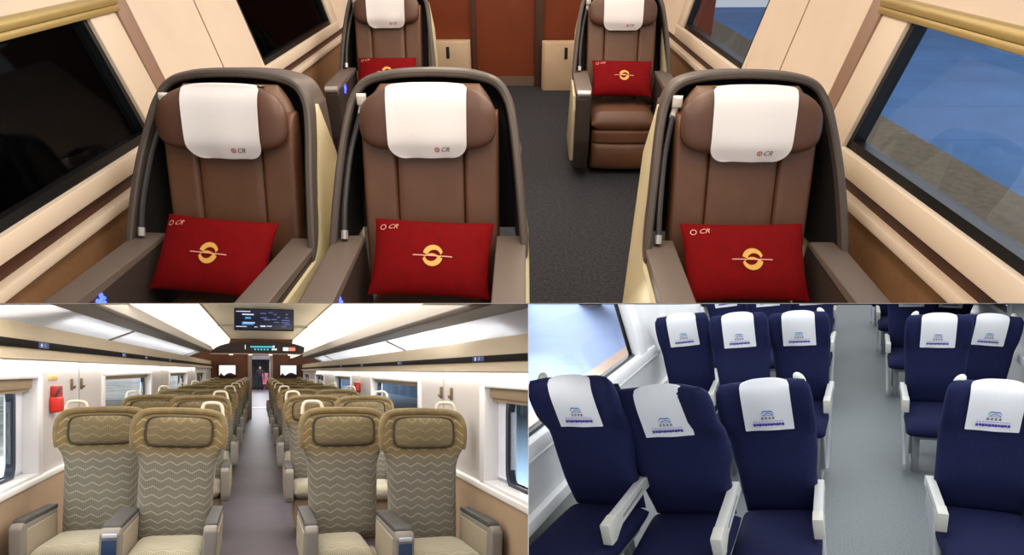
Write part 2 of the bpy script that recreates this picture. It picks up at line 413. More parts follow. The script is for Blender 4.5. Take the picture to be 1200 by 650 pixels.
def make_pillow():
    W, H, T = .235, .158, .058
    def front(a, b): 
        u, w = a/W, b/H
        return -T*max(0, (1-abs(u)**2.6)*(1-abs(w)**2.6))**.55
    bm = new()
    def mp(a, v, w):
        u, t = a/W, v/H
        k = 1 - .05*(1-abs(t)**2)*abs(u)**4
        k2 = 1 - .06*(1-abs(u)**2)*abs(t)**4
        return (a*k, w, v*k2)
    cushion(bm, lambda v: W, -H, H, T, mp, p=2.6, nu=26, nv=20, e=.55)
    me = fin(bm, 'throw_pillow', RED, 60)
    q0 = lambda a, b: (a, front(a, b)-.003, b)
    cx, cz, R = .012, -.012, .041
    q = lambda a, b: q0(cx+a*R, cz+b*R)
    bm = new()
    def crescent(a0, a1, c, r1, off, r2):    # outer arc about (0,0), inner arc about an offset centre
        n = 18
        A = [(c[0]+r1*math.cos(t), c[1]+r1*math.sin(t)) for t in linsp(n, a0, a1)]
        B = [(c[0]+off[0]+r2*math.cos(t), c[1]+off[1]+r2*math.sin(t)) for t in linsp(n, a0, a1)]
        strip2d(bm, A, B, q)
    d = math.radians
    crescent(d(12), d(172), (0, .12), .92, (.13, -.16), .60)
    crescent(d(192), d(352), (0, -.12), .92, (-.13, .16), .60)
    A = [(-.75 + 1.5*t, -.12 + .42*math.sin(t*PI)*(1-t*.5)) for t in linsp(14)]; B = [(x, y-.20*math.sin((x+.75)/1.5*PI)-.03) for x, y in A]
    strip2d(bm, A, B, q)
    emb = fin(bm, 'emblem', GOLD, 0)
    bm = new(); strip2d(bm, [(-1.85+3.65*t, -.05-.05*t) for t in linsp(16)], [(-1.85+3.65*t, .05-.05*t) for t in linsp(16)], q)
    bar = fin(bm, 'emblem_bar', ROSE, 0)
    q = lambda a, b: q0(-.165+a, .108+b)
    bm = new(); V, Fc = text2d('CR', .030, .4); put2d(bm, V, Fc, lambda a, b: q(a+.010, b))
    A = [(.012*math.cos(t), .012*math.sin(t)) for t in linsp(16, 0, 2*PI)]; B = [(.009*math.cos(t), .009*math.sin(t)) for t in linsp(16, 0, 2*PI)]
    strip2d(bm, A, B, lambda a, b: q(a-.028, b))
    let = fin(bm, 'letters', ROSE, 0)
    return me, [('emblem', emb, 'gold embroidered round emblem'), ('emblem_bar', bar, 'pink embroidered line'), ('letters', let, 'pale embroidered letters CR')]
PILLOW, PILLOW_SUB = make_pillow()

bus = {  # X, Y, yaw, (pillow roll, pillow shift)
 'front seat by the left window': (-1.175, 2.353, -.10, .02, (-.01, 0), -.06),
 'front seat left of the aisle': (-.347, 2.348, -.01, .045, (.015, -.01), .0),
 'front seat by the blue window': (.867, 2.289, -.03, .0, (-.01, 0), .03),
 'rear seat at left behind the front pair': (-1.05, 5.79, 0, .0, (0, 0), 0),
 'rear seat right of the aisle': (.816, 5.62, -.03, .02, (0, 0), 0),
}
for k, (x, y, yaw, pr, ps, py) in bus.items():
    M = place(x, y, 0, yaw)
    thing('recliner_seat', BUS, M, 'brown leather recliner with grey shell, the ' + k, 'seat', 'brown leather recliners')
    c = single('headrest_cover', COVER, M @ Matrix.Translation((.018 if 'left window' in k else 0, -.004 if 'left window' in k else 0, 0)), 'white headrest cloth on the ' + k, 'headrest cloth', 'white cloths on the leather recliners')
    for s in COVER_SUB: link(s[0], s[1], None, c, s[2])
    pm = M @ place(ps[0], .085, .632 + ps[1], py, -.82, pr)
    c = single('throw_pillow', PILLOW, pm, 'red pillow with gold emblem on the ' + k, 'pillow', 'red pillows on the leather recliners')
    for s in PILLOW_SUB: link(s[0], s[1], None, c, s[2])

# ---- its walls, floor, windows
PANEL = mat('cream_wall_panel', (226, 205, 182), .5, noise=.03, nscale=3)
FRAME = mat('ivory_window_frame', (224, 204, 180), .45)
TAN = mat('tan_wall_cloth', (142, 104, 70), .7, noise=.06, nscale=20)
WOODD = mat('dark_wood_channel', (72, 40, 26), .5, noise=.2, nscale=8)
GASK = mat('black_gasket', (10, 10, 11), .35)
GOLDR = mat('gold_rail', (176, 152, 92), .35, metal=.35)
STRIPB = mat('brown_post', (150, 118, 98), .5)
TS = {'left': (-1, 1.68), 'right': (1, 1.40)}
def tx(side, z, d=0):
    s, X = TS[side]; return s*(X + .27*max(0, z-.87) - d)
def wbox(bm, side, y0, y1, z0, z1, d0, d1, bev=0):
    """box on a side wall: d = distance towards the room"""
    box(bm, d0, d1, y0, y1, z0, z1, bev, 2, mp=lambda d, y, z: (tx(side, z, d), y, z))
WIN_T = {'left': [(1.0, 3.20), (4.90, 6.85)], 'right': [(1.0, 2.97), (4.62, 6.40)]}
ZT = {'left': (.875, 1.38), 'right': (.892, 1.385)}
wn = 0
for side in ('left', 'right'):
    g0, g1 = ZT[side]
    bm = new(); wbox(bm, side, .9, 8.6, -.05, .70, -.06, 0)
    for y0, y1 in ([(WIN_T[side][0][1], WIN_T[side][1][0]), (WIN_T[side][1][1], 8.6)]): pass
    struct('wall_'+side, fin(bm, 'wall_'+side, TAN, 0))
    bm = new()
    yA, yB, yC = WIN_T[side][0][1], WIN_T[side][1][0], WIN_T[side][1][1]
    wbox(bm, side, yA+.34, yB-.02, .80, 1.50, -.06, .012); wbox(bm, side, yC+.02, 8.6, .80, 1.50, -.06, .012)
    wbox(bm, side, .9, 8.6, 1.43, 2.25, -.06, .006)
    t = struct('wall_%s_upper' % side, fin(bm, 'wall_upper', PANEL, 0))
    bm = new(); ys = (yA+.34+yB)/2 + .05; wbox(bm, side, ys, ys+.012, .80, 1.5, .006, .014)
    struct('panel_joint', fin(bm, 'panel_joint', STRIPB, 0), t, 'thin brown joint between wall panels')
    bm = new(); wbox(bm, side, .9, 8.6, .70, .742, -.06, .035, .008)
    wn += 1; struct('trim_%d' % wn, fin(bm, 'ledge_trim', FRAME))
    bm = new(); wbox(bm, side, .9, 8.6, .74, .80, -.06, -.01)
    wn += 1; struct('trim_%d' % wn, fin(bm, 'channel', WOODD, 0))
    bm = new(); wbox(bm, side, yA+.22, yA+.34, .80, 1.52, -.06, .03, .006)
    wn += 1; struct('trim_%d' % wn, fin(bm, 'post', STRIPB))
    for i, (y0, y1) in enumerate(WIN_T[side]):
        w = link('window_%d' % (1 + i + (2 if side == 'right' else 0)), None, None, None, None, None, None, 'structure')
        bm = new()
        wbox(bm, side, y0-.1, y1+.22, .80, g0, -.06, .022, .006)
        wbox(bm, side, y1, y1+.22, g0-.01, g1+.05, -.06, .015, .006)
        if i: wbox(bm, side, y0-.06, y0, g0-.01, g1+.05, -.06, .0)
        struct('window_frame', fin(bm, 'window_frame', FRAME), w)
        bm = new()
        k = .032
        wbox(bm, side, y0, y1, g0, g0+k, -.06, -.004); wbox(bm, side, y1-k*.9, y1, g0, g1, -.06, -.004); wbox(bm, side, y0, y0+k, g0, g1, -.06, -.004); wbox(bm, side, y0, y1, g1-.012, g1+.02, -.06, -.004)
        struct('gasket', fin(bm, 'gasket', GASK, 0), w)
        bm = new(); wbox(bm, side, y0, y1, g0, g1, -.045, -.038)
        struct('pane', fin(bm, 'pane', glass('night_glass_' + side, (.35, .36, .38) if side == 'left' else (.84, .88, .94), .012), 0), w)
        bm = new(); wbox(bm, side, y0-.1, y1+.25, g1+.014, g1+.055, -.05, .04, .012); wbox(bm, side, y0-.1, y1+.25, g1-.012, g1+.016, -.05, .03, .006)
        struct('blind_rail', fin(bm, 'blind_rail', GOLDR), w)
# floor, end wall
bm = new(); box(bm, -2.2, 2.2, .6, 9.0, -.08, 0)
struct('floor', fin(bm, 'floor', mat('charcoal_carpet', (44, 44, 49), .95, noise=.45, nscale=55, bump=.5, bscale=400), 0))
BROWN = mat('brown_lacquer', (120, 56, 30), .35, noise=.1, nscale=2)
bm = new(); box(bm, -2.2, -.50, 8.55, 8.65, 0, 2.6); box(bm, .24, 2.2, 8.55, 8.65, 0, 2.6); box(bm, -.5, .24, 8.55, 8.65, 1.95, 2.6)
struct('wall_back', fin(bm, 'wall_back', BROWN, 0))
d = link('door_1', None, None, None, None, None, None, 'structure')
bm = new(); box(bm, -.47, .21, 8.56, 8.60, .10, 1.95); struct('door_leaf', fin(bm, 'door_leaf', mat('brown_door', (122, 58, 31), .35, noise=.08, nscale=2), 0), d)
bm = new(); box(bm, -.47, .21, 8.54, 8.58, .0, .10); struct('kick_plate', fin(bm, 'kick_plate', mat('brushed_plate', (128, 106, 92), .45, metal=.3), 0), d)
bm = new(); box(bm, -.52, -.465, 8.50, 8.60, 0, 1.97, .008); box(bm, .20, .30, 8.50, 8.60, 0, 1.97, .008); struct('door_jamb', fin(bm, 'door_jamb', mat('brown_jamb', (82, 56, 44), .4)), d)
BEIGE = mat('beige_cabinet', (206, 178, 146), .45, noise=.05, nscale=5)
def cabinet(x0, x1, y, slot, label):
    P = []
    bm = new()
    n = 10; pts = [(x0, y+.18)] + [(x0, y+.04), (x0+.03, y)] + [(x1-.03, y), (x1, y+.04), (x1, y+.18)]
    prism(bm, pts, lambda a, b, t: (a, b, t), 0, .50, .006)
    P.append(('cabinet_body', fin(bm, 'cabinet_body', BEIGE)))
    bm = new(); box(bm, slot-.018, slot+.018, y-.006, y+.01, .33, .45, .004)
    P.append(('slot', fin(bm, 'slot', LINING), 'dark pull slot'))
    thing('cabinet', P, Matrix(), label, 'cabinet')
cabinet(-.97, -.53, 8.36, -.78, 'low beige cabinet left of the brown end door')
cabinet(.28, .76, 8.28, .545, 'low beige cabinet right of the brown end door')
# small magazine on the far right ledge
bm = new(); box(bm, -.06, .06, -.09, .09, 0, .01, .002); me = fin(bm, 'leaflet', mat('blue_leaflet', (150, 165, 205), .5, noise=.5, nscale=30))
single('leaflet', me, place(1.36, 4.98, .742), 'small pale blue leaflet on the ledge behind the right front seat', 'leaflet')
# outside: night wall on the left, lit platform on the right
bm = new(); box(bm, -6.2, -6.0, -2, 14, -2.0, 4.0); box(bm, -6.2, -1.76, -2, 14, -2.0, -1.9); box(bm, -6.2, -2.1, -2, 14, 2.3, 2.4); box(bm, -6.2, -1.9, 14, 14.1, -2, 2.4)
struct('wall_outside_left', fin(bm, 'tunnel', mat('night_wall', (16, 17, 18), .8, noise=.4, nscale=.7), 0))
bm = new(); box(bm, 1.62, 3.65, -4, 16, -.12, 0.0); struct('platform_edge', fin(bm, 'platform_edge', lineset('brown_platform', (92, 78, 54), (140, 126, 98), 'X', 1.3, .04, .7, .25, 14), 0))
bm = new(); box(bm, 3.65, 16, -4, 16, -.12, -.005); struct('platform_floor', fin(bm, 'platform_floor', lineset('blue_platform', (58, 100, 146), (46, 82, 126), 'Y', .8, .02, .7, .12, 1.2), 0))

# ================================================================== CARRIAGE BELOW LEFT: olive fabric seats
ROOM[0] = 'B'
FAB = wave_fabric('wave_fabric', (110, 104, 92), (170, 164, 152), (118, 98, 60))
FABD = wave_fabric('wave_fabric_headrest', (108, 94, 66), (140, 128, 98))
FABL = wave_fabric('wave_fabric_cushion', (160, 151, 128), (192, 186, 168))
OLIVE = mat('olive_piping', (116, 98, 62), .85, noise=.15, nscale=20, sheen=.3)
PIPE = mat('dark_piping', (60, 52, 36), .8)
GREYA = mat('grey_armrest', (132, 126, 118), .5)
GREYT = mat('dark_arm_pad', (70, 68, 66), .6)
BEIA = mat('beige_arm_side', (162, 150, 130), .6)
IVORY = mat('ivory_handle', (216, 204, 180), .45)
SCRN = mat('small_blue_screen', (40, 62, 96), .25)

def yc(z): return .085 + (z-.45)*.18         # middle of the backrest pad
def make_coach_seat(window, mid, aisle_side, cush=(-.2, .2)):
    """window: -1/+1 the side with the closed armrest or 0; mid: side of the shared armrest; aisle_side: side of the grab handle"""
    P = []
    tab = ((.43, .205), (.60, .208), (.86, .214), (.93, .232), (1.0, .256), (1.12, .258), (1.17, .24), (1.205, .19))
    hw = lambda v: interp(tab, v)
    bm = new()
    def mp(a, v, w):
        wing = .055*max(0, (abs(a)-.185)/.07)**1.5*interp(((.88, 0), (.98, 1), (1.15, 1), (1.2, .5)), v)
        return (a, yc(v) - wing + w, v)
    cushion(bm, hw, .42, 1.205, .062, mp, p=7, nu=22, nv=30)
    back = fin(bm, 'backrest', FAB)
    bm = new()                               # gold-olive welt round the head end, over the top and down both wings
    path = smoothpath([(s*x, yc(z)-wy, z) for s, x, z, wy in [(-1, .250, .97, .05), (-1, .253, 1.0, .057), (-1, .255, 1.08, .06), (-1, .238, 1.155, .05), (-1, .18, 1.190, .035), (-1, .06, 1.197, .03), (1, .06, 1.197, .03), (1, .18, 1.190, .035), (1, .238, 1.155, .05), (1, .255, 1.08, .06), (1, .253, 1.0, .057), (1, .250, .97, .05)]], 4)
    rr = [.023 - .010*abs(2*i/(len(path)-1)-1)**3 for i in range(len(path))]
    tube(bm, path, .03, 10, True, rr)
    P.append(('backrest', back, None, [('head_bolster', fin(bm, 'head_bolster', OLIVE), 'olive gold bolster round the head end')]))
    bm = new()                               # headrest pad
    def hm(a, v, w): return (a, yc(v) - .068 + w + .01*(abs(a)/.19)**2, v)
    hp = lambda v: .19 - .03*max(0, abs((v-1.075)/.085))**4
    cushion(bm, hp, .985, 1.165, .034, hm, p=4, nu=16, nv=12)
    pad = fin(bm, 'headrest', FABD)
    bm = new(); n = 40; loop = []
    for i in range(n+1):
        t = 2*PI*i/n; c, s = math.cos(t), math.sin(t)
        x = math.copysign(abs(c)**.35, c)*.186; z = 1.075 + math.copysign(abs(s)**.45, s)*.088
        loop.append((x, yc(z)-.072, z))
    tube(bm, loop, .007, 6, False)
    P.append(('headrest', pad, None, [('piping', fin(bm, 'piping', PIPE), 'dark piping round the headrest')]))
    bm = new()
    cl, cr = cush
    cushion(bm, lambda v: (cr-cl)/2, -.44, .10, .065, lambda a, v, w: ((cl+cr)/2 + a, v, .40 - w + .012*max(0, (.1-v))), p=7, nu=16, nv=16)
    P.append(('seat_cushion', fin(bm, 'seat_cushion', FABL)))
    bm = new(); box(bm, -.20, .20, -.36, .12, .12, .345, .02); box(bm, -.17, .17, -.22, .06, 0.0, .13, .01)
    P.append(('seat_base', fin(bm, 'seat_base', mat('tan_seat_base', (150, 132, 108), .6))))
    bm = new(); cushion(bm, lambda v: hw(v)*.93, .40, 1.17, .024, lambda a, v, w: (a, yc(v)+.05+w, v), p=8)
    P.append(('back_shell', fin(bm, 'back_shell', mat('tan_back_shell', (150, 128, 92), .5))))
    def arm(x, w, screen, pad_side):
        bm = new()
        pts = [(-.47, .33), (-.49, .38), (-.49, .59), (-.465, .615), (.09, .60), (.09, .40), (-.1, .33)]
        prism(bm, pts, lambda a, b, t: (x+t, a, b), -w, w, .012, 3)
        body = fin(bm, 'armrest', GREYA)
        sub = []
        bm = new(); pts = [(-.44, .60), (-.43, .625), (-.40, .632), (.10, .622), (.10, .598)]
        prism(bm, pts, lambda a, b, t: (x+t, a, b), -w*.96, w*.96, .006, 2); sub.append(('arm_pad', fin(bm, 'arm_pad', GREYT), 'dark grey arm pad'))
        bm = new()
        for s in ((-1, 1) if pad_side == 0 else (pad_side,)):
            bm = new(); prism(bm, [(-.42, .36), (-.42, .575), (.06, .575), (.06, .40)], lambda a, b, t, s=s: (x+s*(w+t), a, b), -.004, .004, .003, 1)
            sub.append(('arm_side', fin(bm, 'arm_side', BEIA), 'pale padded side'))
        if screen:
            bm = new(); box(bm, x-w*.72, x+w*.72, -.496, -.48, .43, .56, .004); sub.append(('arm_screen', fin(bm, 'arm_screen', SCRN), 'small blue screen'))
            bm = new(); box(bm, x-w*.7, x+w*.7, -.497, -.48, .572, .592, .003); sub.append(('screen_cap', fin(bm, 'screen_cap', mat('pale_cap', (196, 202, 214), .4))))
        return ('armrest', body, None, sub)
    if window: P.append(arm(window*.262, .032, False, 0))
    if mid: P.append(arm(mid*.238, .048, True, 0))
    if not window: P.append(arm(aisle_side*.240, .034, False, aisle_side))
    s = aisle_side
    bm = new()
    c = s*.175
    tube(bm, smoothpath([(c-.068, yc(1.17)+.05, 1.17), (c-.062, yc(1.22)+.05, 1.225), (c-.04, yc(1.24)+.05, 1.248), (c+.025, yc(1.24)+.05, 1.248), (c+.05, yc(1.22)+.05, 1.225), (c+.06, yc(1.17)+.05, 1.165)], 5), .011, 8)
    P.append(('grab_handle', fin(bm, 'grab_handle', IVORY), 'ivory grab handle'))
    return P
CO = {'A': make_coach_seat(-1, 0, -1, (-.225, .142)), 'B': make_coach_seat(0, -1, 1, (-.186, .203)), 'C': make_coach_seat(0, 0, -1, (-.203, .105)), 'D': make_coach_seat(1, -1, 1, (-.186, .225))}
colname = {'A': 'left window column', 'B': 'left aisle column', 'C': 'right aisle column', 'D': 'right window column'}
coach0 = {'A': (-.945, 4.865, -.06, 0), 'B': (-.511, 4.529, -.01, .05), 'C': (.484, 4.25, .02, .02), 'D': (.913, 3.943, .02, .03)}
PITCH = 2.28; NROW = 8
for r in range(NROW):
    for k, (x, y, yaw, roll) in coach0.items():
        lab = 'olive wave-patterned fabric seat in the %s, %s row from the front' % (colname[k], ORD[r])
        if r == NROW-1: lab = 'olive wave-patterned fabric seat in the %s, last row before the brown partition' % colname[k]
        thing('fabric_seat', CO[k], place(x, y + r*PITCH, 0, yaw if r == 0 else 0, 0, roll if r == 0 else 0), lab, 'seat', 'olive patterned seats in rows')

# ---- its room
WHITEW = mat('pale_grey_wall', (192, 186, 182), .5, noise=.02, nscale=2)
TANW = mat('tan_lower_wall', (176, 150, 122), .6, noise=.03, nscale=4)
def frosted():
    m = bpy.data.materials.new('frosted_shelf'); m.use_nodes = True; nt = m.node_tree; L = nt.links.new
    out = nt.nodes['Material Output']; nt.nodes.remove(nt.nodes['Principled BSDF'])
    t = nt.nodes.new('ShaderNodeBsdfTranslucent'); t.inputs[0].default_value = (.92, .93, .95, 1)
    d = nt.nodes.new('ShaderNodeBsdfDiffuse'); d.inputs[0].default_value = (.80, .81, .84, 1)
    mx = nt.nodes.new('ShaderNodeMixShader'); mx.inputs[0].default_value = .5
    L(t.outputs[0], mx.inputs[1]); L(d.outputs[0], mx.inputs[2]); L(mx.outputs[0], out.inputs['Surface']); return m
FROST = frosted()
FASC = mat('beige_fascia', (196, 178, 148), .5)
BLK = mat('dark_brown_strip', (24, 18, 16), .7, spec=.1)
XW = {'left': (-1, 1.33), 'right': (1, 1.28)}
def bx(bm, side, d0, d1, y0, y1, z0, z1, bev=0):
    s, X = XW[side]; a, b = sorted((s*(X-d0), s*(X-d1))); box(bm, a, b, y0, y1, z0, z1, bev)
WB = {'left': [(2.9, 5.24), (7.07, 10.1), (12.0, 14.9), (16.9, 19.8), (21.8, 24.6)], 'right': [(1.9, 3.99), (5.62, 8.35), (10.2, 12.6), (14.6, 17.0), (19.0, 21.6)]}
ZB = {'left': (.775, 1.43, 1.52, 1.735), 'right': (.77, 1.38, 1.445, 1.635)}
YE = 21.9; YS = 1.2; YR = 15.2
for side in ('left', 'right'):
    s, X = XW[side]; z0, z1, zf, zr = ZB[side]
    bm = new(); ylast = YS
    for y0, y1 in WB[side]:
        bx(bm, side, -.12, 0, ylast, y0, z0, zf); bx(bm, side, -.12, 0, y0, y1, z1, zf); ylast = y1
    bx(bm, side, -.12, 0, ylast, YE, z0, zf)
    w = struct('wall_%s_cabin' % side, fin(bm, 'wall_cabin', WHITEW, 0))
    bm = new()
    for i in range(len(WB[side])-1):
        ym = (WB[side][i][1]+WB[side][i+1][0])/2 + .08; bx(bm, side, 0, .003, ym, ym+.015, z0, zf)
    struct('panel_joint', fin(bm, 'panel_joint', mat('grey_joint', (150, 142, 138), .6), 0), w)
    bm = new(); bx(bm, side, -.12, .012, YS, YE, -.02, z0-.03)
    struct('baseboard_%s' % side, fin(bm, 'lower_wall', TANW, 0))
    wn += 1; bm = new(); bx(bm, side, -.12, .03, YS, YE, z0-.035, z0, .006)
    struct('trim_%d' % wn, fin(bm, 'window_ledge', mat('white_ledge', (232, 228, 224), .4)))
    for i, (y0, y1) in enumerate(WB[side]):
        w = link('window_%d' % (5 + i + (5 if side == 'right' else 0)), None, None, None, None, None, None, 'structure')
        bm = new()
        k = .10
        bx(bm, side, -.10, .014, y0, y0+k, z0, z1, .004); bx(bm, side, -.10, .014, y1-k, y1, z0, z1, .004); bx(bm, side, -.10, .014, y0, y1, z1-.03, z1, .004); bx(bm, side, -.10, .014, y0, y1, z0, z0+.02, .004)
        struct('window_frame', fin(bm, 'window_frame', mat('white_window_frame', (226, 224, 224), .45)), w)
        bm = new()
        ya, yb2 = (y0+k+.22, y1-k-.22) if i == 0 else (y0+k+.05, y1-k-.05)
        # rounded dark gasket ring
        za, zb2 = z0+.04, z1-(.10 if i == 0 else .06); rr = .07
        def ringpts(gr, y0=ya, y1=yb2, z0=za, z1=zb2):
            out = []
            for cx, cz, a0 in ((y1-rr, z1-rr, 0), (y0+rr, z1-rr, PI/2), (y0+rr, z0+rr, PI), (y1-rr, z0+rr, 1.5*PI)):
                for t in linsp(5, a0, a0+PI/2): out.append((cx+(rr+gr)*math.cos(t), cz+(rr+gr)*math.sin(t)))
            return out
        A, B = ringpts(.0), ringpts(.045)
        A.append(A[0]); B.append(B[0])
        for d in (-.06, -.085):
            strip2d(bm, A, B, lambda a, b, d=d: (s*(X-d), a, b))
        strip2d(bm, [(p[0], p[1]) for p in A], [(p[0]+1e-4, p[1]) for p in A], lambda a, b: (s*(X+.07), a, b))
        for q0, q1 in zip(A, A[1:]): bm.faces.new([bm.verts.new(Vector((s*(X+dd), *q))) for q, dd in ((q0, .06), (q1, .06), (q1, .1), (q0, .1))])
        struct('gasket', fin(bm, 'gasket', mat('navy_gasket', (22, 32, 52), .4), 0), w)
        bm = new()                           # white reveal around the glass
        bx(bm, side, -.11, -.075, y0+k, ya-.0, z0+.0, z1); bx(bm, side, -.11, -.075, yb2+.0, y1-k, z0, z1); bx(bm, side, -.11, -.075, y0+k, y1-k, z0, za); bx(bm, side, -.11, -.075, y0+k, y1-k, zb2, z1)
        struct('reveal', fin(bm, 'reveal', mat('white_reveal', (222, 226, 236), .5), 0), w)
        bm = new(); bx(bm, side, -.098, -.09, ya-.02, yb2+.02, za-.02, zb2+.02)
        struct('pane', fin(bm, 'pane', glass('day_glass_' + side, (.97, .99, .99) if side == 'left' else (.93, .97, 1.0), .015), 0), w)
        bm = new(); dz = .0 if i == 0 else .045; bx(bm, side, -.07, -.02, y0+k, y1-k, z1-.095+dz, z1-.03, .01 if i == 0 else .002); bx(bm, side, -.06, -.04, y0+k, y1-k, z1-.115+dz, z1-.09+dz)
        struct('blind', fin(bm, 'blind', mat('tan_blind', (150, 130, 104), .7)), w, 'tan roller blind pulled up')
    # overhead rack: fascia, dark seat-number strip, glass shelf, front rail
    lamp_y0 = 3.0
    bm = new(); prism(bm, [(0, zf), (.05, zf), (.03, zf+.06), (.02, zr), (-.12, zr), (-.12, zf)], lambda a, b, t: (s*(X-a), t, b), YS, YE)
    rk = [('fascia', fin(bm, 'fascia', FASC, 0))]
    zs = {'left': (1.585, 1.632), 'right': (1.50, 1.537)}[side]
    bm = new(); bx(bm, side, .02, .05, YS, YE, zs[0], zs[1], .004)
    signs = []
    for j, yy in enumerate({'left': (5.1, 7.86, 9.33, 11.7), 'right': (3.89, 6.3, 8.77, 11.1)}[side]):
        b2 = new(); bx(b2, side, .045, .0525, yy-.11, yy+.11, zs[0]+.004, zs[1]-.004, .001)
        b3 = new(); V, Fc = text2d('4' if j == 0 else str(4+j), .04)
        put2d(b3, V, Fc, lambda a, b: (s*(X-.0535), yy + (-s)*0 + (a+.02)*(1 if s < 0 else -1), (zs[0]+zs[1])/2+b))
        ellipsoid(b3, (s*(X-.0535), yy-.05*(1 if s < 0 else -1), (zs[0]+zs[1])/2), (.002, .012, .012), 8, 6)
        signs.append(('seat_sign', fin(b2, 'seat_sign', mat('sign_blue', (24, 44, 110), .4, emit=.2), 0), 'small blue seat number sign'))
        signs.append(('sign_mark', fin(b3, 'sign_mark', mat('sign_white', (170, 200, 240), .5, emit=.6), 0)))
    rk.append(('number_strip', fin(bm, 'number_strip', BLK), 'dark strip with seat numbers', signs))
    xr = {'left': (1.11, .905), 'right': (1.096, .892)}[side]; zl = {'left': 1.826, 'right': 1.72}[side]
    a0, a1 = X, xr[0]
    bm = new(); prism(bm, [(a0, zr), (a1, zl), (a1, zl+.012), (a0, zr+.012)], lambda a, b, t: (s*a, t, b), YS, YR)
    rk.append(('glass_shelf', fin(bm, 'glass_shelf', FROST, 0), 'frosted shelf underside'))
    bm = new(); prism(bm, [(xr[0], zl), (xr[1], zl-.002), (xr[1]-.005, zl+.025), (xr[0], zl+.025)], lambda a, b, t: (s*a, t, b), YS, YR, .004)
    rk.append(('front_rail', fin(bm, 'front_rail', mat('brown_rail', (76, 65, 56), .5)), 'brown front rail'))
    gz = {'left': (.90, 1.943), 'right': (.885, 1.831)}[side]
    bm = new(); prism(bm, [(xr[1]+.005, zl+.022), (xr[1]-.006, zl+.025), (gz[0]-.005, gz[1]), (gz[0]+.03, gz[1])], lambda a, b, t: (s*a, t, b), YS, YR, .003)
    rk.append(('rack_front', fin(bm, 'rack_front', mat('grey_rack_front', (214, 206, 196), .5)), 'grey upper lip'))
    for yy in ({'left': (7.3, 14.2), 'right': (6.2, 12.5)}[side]):
        bm = new(); prism(bm, [(a0-.01, zr-.008), (a1, zl-.01), (a1, zl+.004), (a0-.01, zr+.004)], lambda a, b, t: (s*a, t, b), yy, yy+.07, .002)
        rk.append(('cross_bar', fin(bm, 'cross_bar', mat('grey_crossbar', (146, 136, 130), .5))))
    thing('luggage_rack', rk, Matrix(), 'long overhead luggage rack with dark number strip along the %s wall' % side, 'luggage rack')
    # coat hooks
    for yy in ({'left': (6.0, 6.3), 'right': (4.66, 4.94)}[side]):
        bm = new(); bx(bm, side, 0, .015, yy-.02, yy+.02, 1.30 if side == 'left' else 1.24, 1.39 if side == 'left' else 1.33, .006)
        plate = fin(bm, 'hook_plate', mat('bronze_hook', (120, 96, 72), .4, metal=.4))
        b3 = new(); q = 1.33 if side == 'left' else 1.27
        tube(b3, smoothpath([(s*(X-.012), yy, q), (s*(X-.022), yy, q-.012), (s*(X-.028), yy, q+.006)], 4), .006, 8)
        thing('coat_hook', [('hook_plate', plate), ('hook', fin(b3, 'hook', mat('bronze_hook', (1, 1, 1))))], Matrix(), 'bronze coat hook on the %s wall, %s the front window' % (side, 'nearer to' if yy in (6.0, 4.66) else 'farther from'), 'coat hook', 'bronze coat hooks on the walls')
    # glowing panel above the rack, standing in for cove light on the ceiling
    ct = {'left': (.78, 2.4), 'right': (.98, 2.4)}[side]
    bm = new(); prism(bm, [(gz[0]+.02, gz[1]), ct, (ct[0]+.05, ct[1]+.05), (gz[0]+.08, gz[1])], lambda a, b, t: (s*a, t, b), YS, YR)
    single('cove_glow_panel', fin(bm, 'cove_glow_panel', mat('cove_glow', (255, 244, 224), .5, emit=1.05), 0), Matrix(), 'long bright light panel between the ceiling and the %s luggage rack' % side, 'ceiling light')
for side in ('left', 'right'):
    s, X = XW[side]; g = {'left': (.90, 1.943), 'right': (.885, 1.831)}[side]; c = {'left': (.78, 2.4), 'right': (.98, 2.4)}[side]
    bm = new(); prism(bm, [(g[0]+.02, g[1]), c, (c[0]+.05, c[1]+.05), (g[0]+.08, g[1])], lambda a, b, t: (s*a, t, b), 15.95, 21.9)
    single('cove_glow_panel', fin(bm, 'cove_glow_panel', MATS['cove_glow'], 0), Matrix(), 'short bright light panel beyond the header on the %s' % side, 'ceiling light')
# fire extinguisher call box, label
bm = new(); box(bm, -1.33, -1.27, 5.42, 5.56, 1.165, 1.27, .015, 3); b1 = fin(bm, 'box_body', mat('red_box', (206, 40, 30), .4))
bm = new(); box(bm, -1.33, -1.285, 5.45, 5.58, 1.24, 1.345, .008); b2 = fin(bm, 'box_back', mat('red_box_dark', (168, 30, 26), .5))
bm = new(); tube(bm, [(-1.30, 5.43, 1.27), (-1.28, 5.45, 1.31), (-1.285, 5.5, 1.33)], .008, 8); b3 = fin(bm, 'box_lever', mat('black_lever', (40, 30, 30), .5))
thing('emergency_box', [('box_body', b1), ('box_back', b2), ('box_lever', b3)], Matrix(), 'red emergency box on the left wall beside the front window', 'emergency box')
bm = new(); box(bm, -1.33, -1.326, 5.40, 5.62, 1.385, 1.415, .001); b1 = fin(bm, 'notice', mat('gold_notice', (206, 172, 104), .5))
single('notice_plate', b1, Matrix(), 'small gold notice plate above the red emergency box', 'notice')
bm = new(); box(bm, 1.21, 1.275, 9.25, 9.47, 1.16, 1.30, .02, 3); single('emergency_box', fin(bm, 'red_box_right', mat('red_box_r', (190, 50, 50), .5)), Matrix(), 'small red emergency box on the right wall past the second window', 'emergency box')
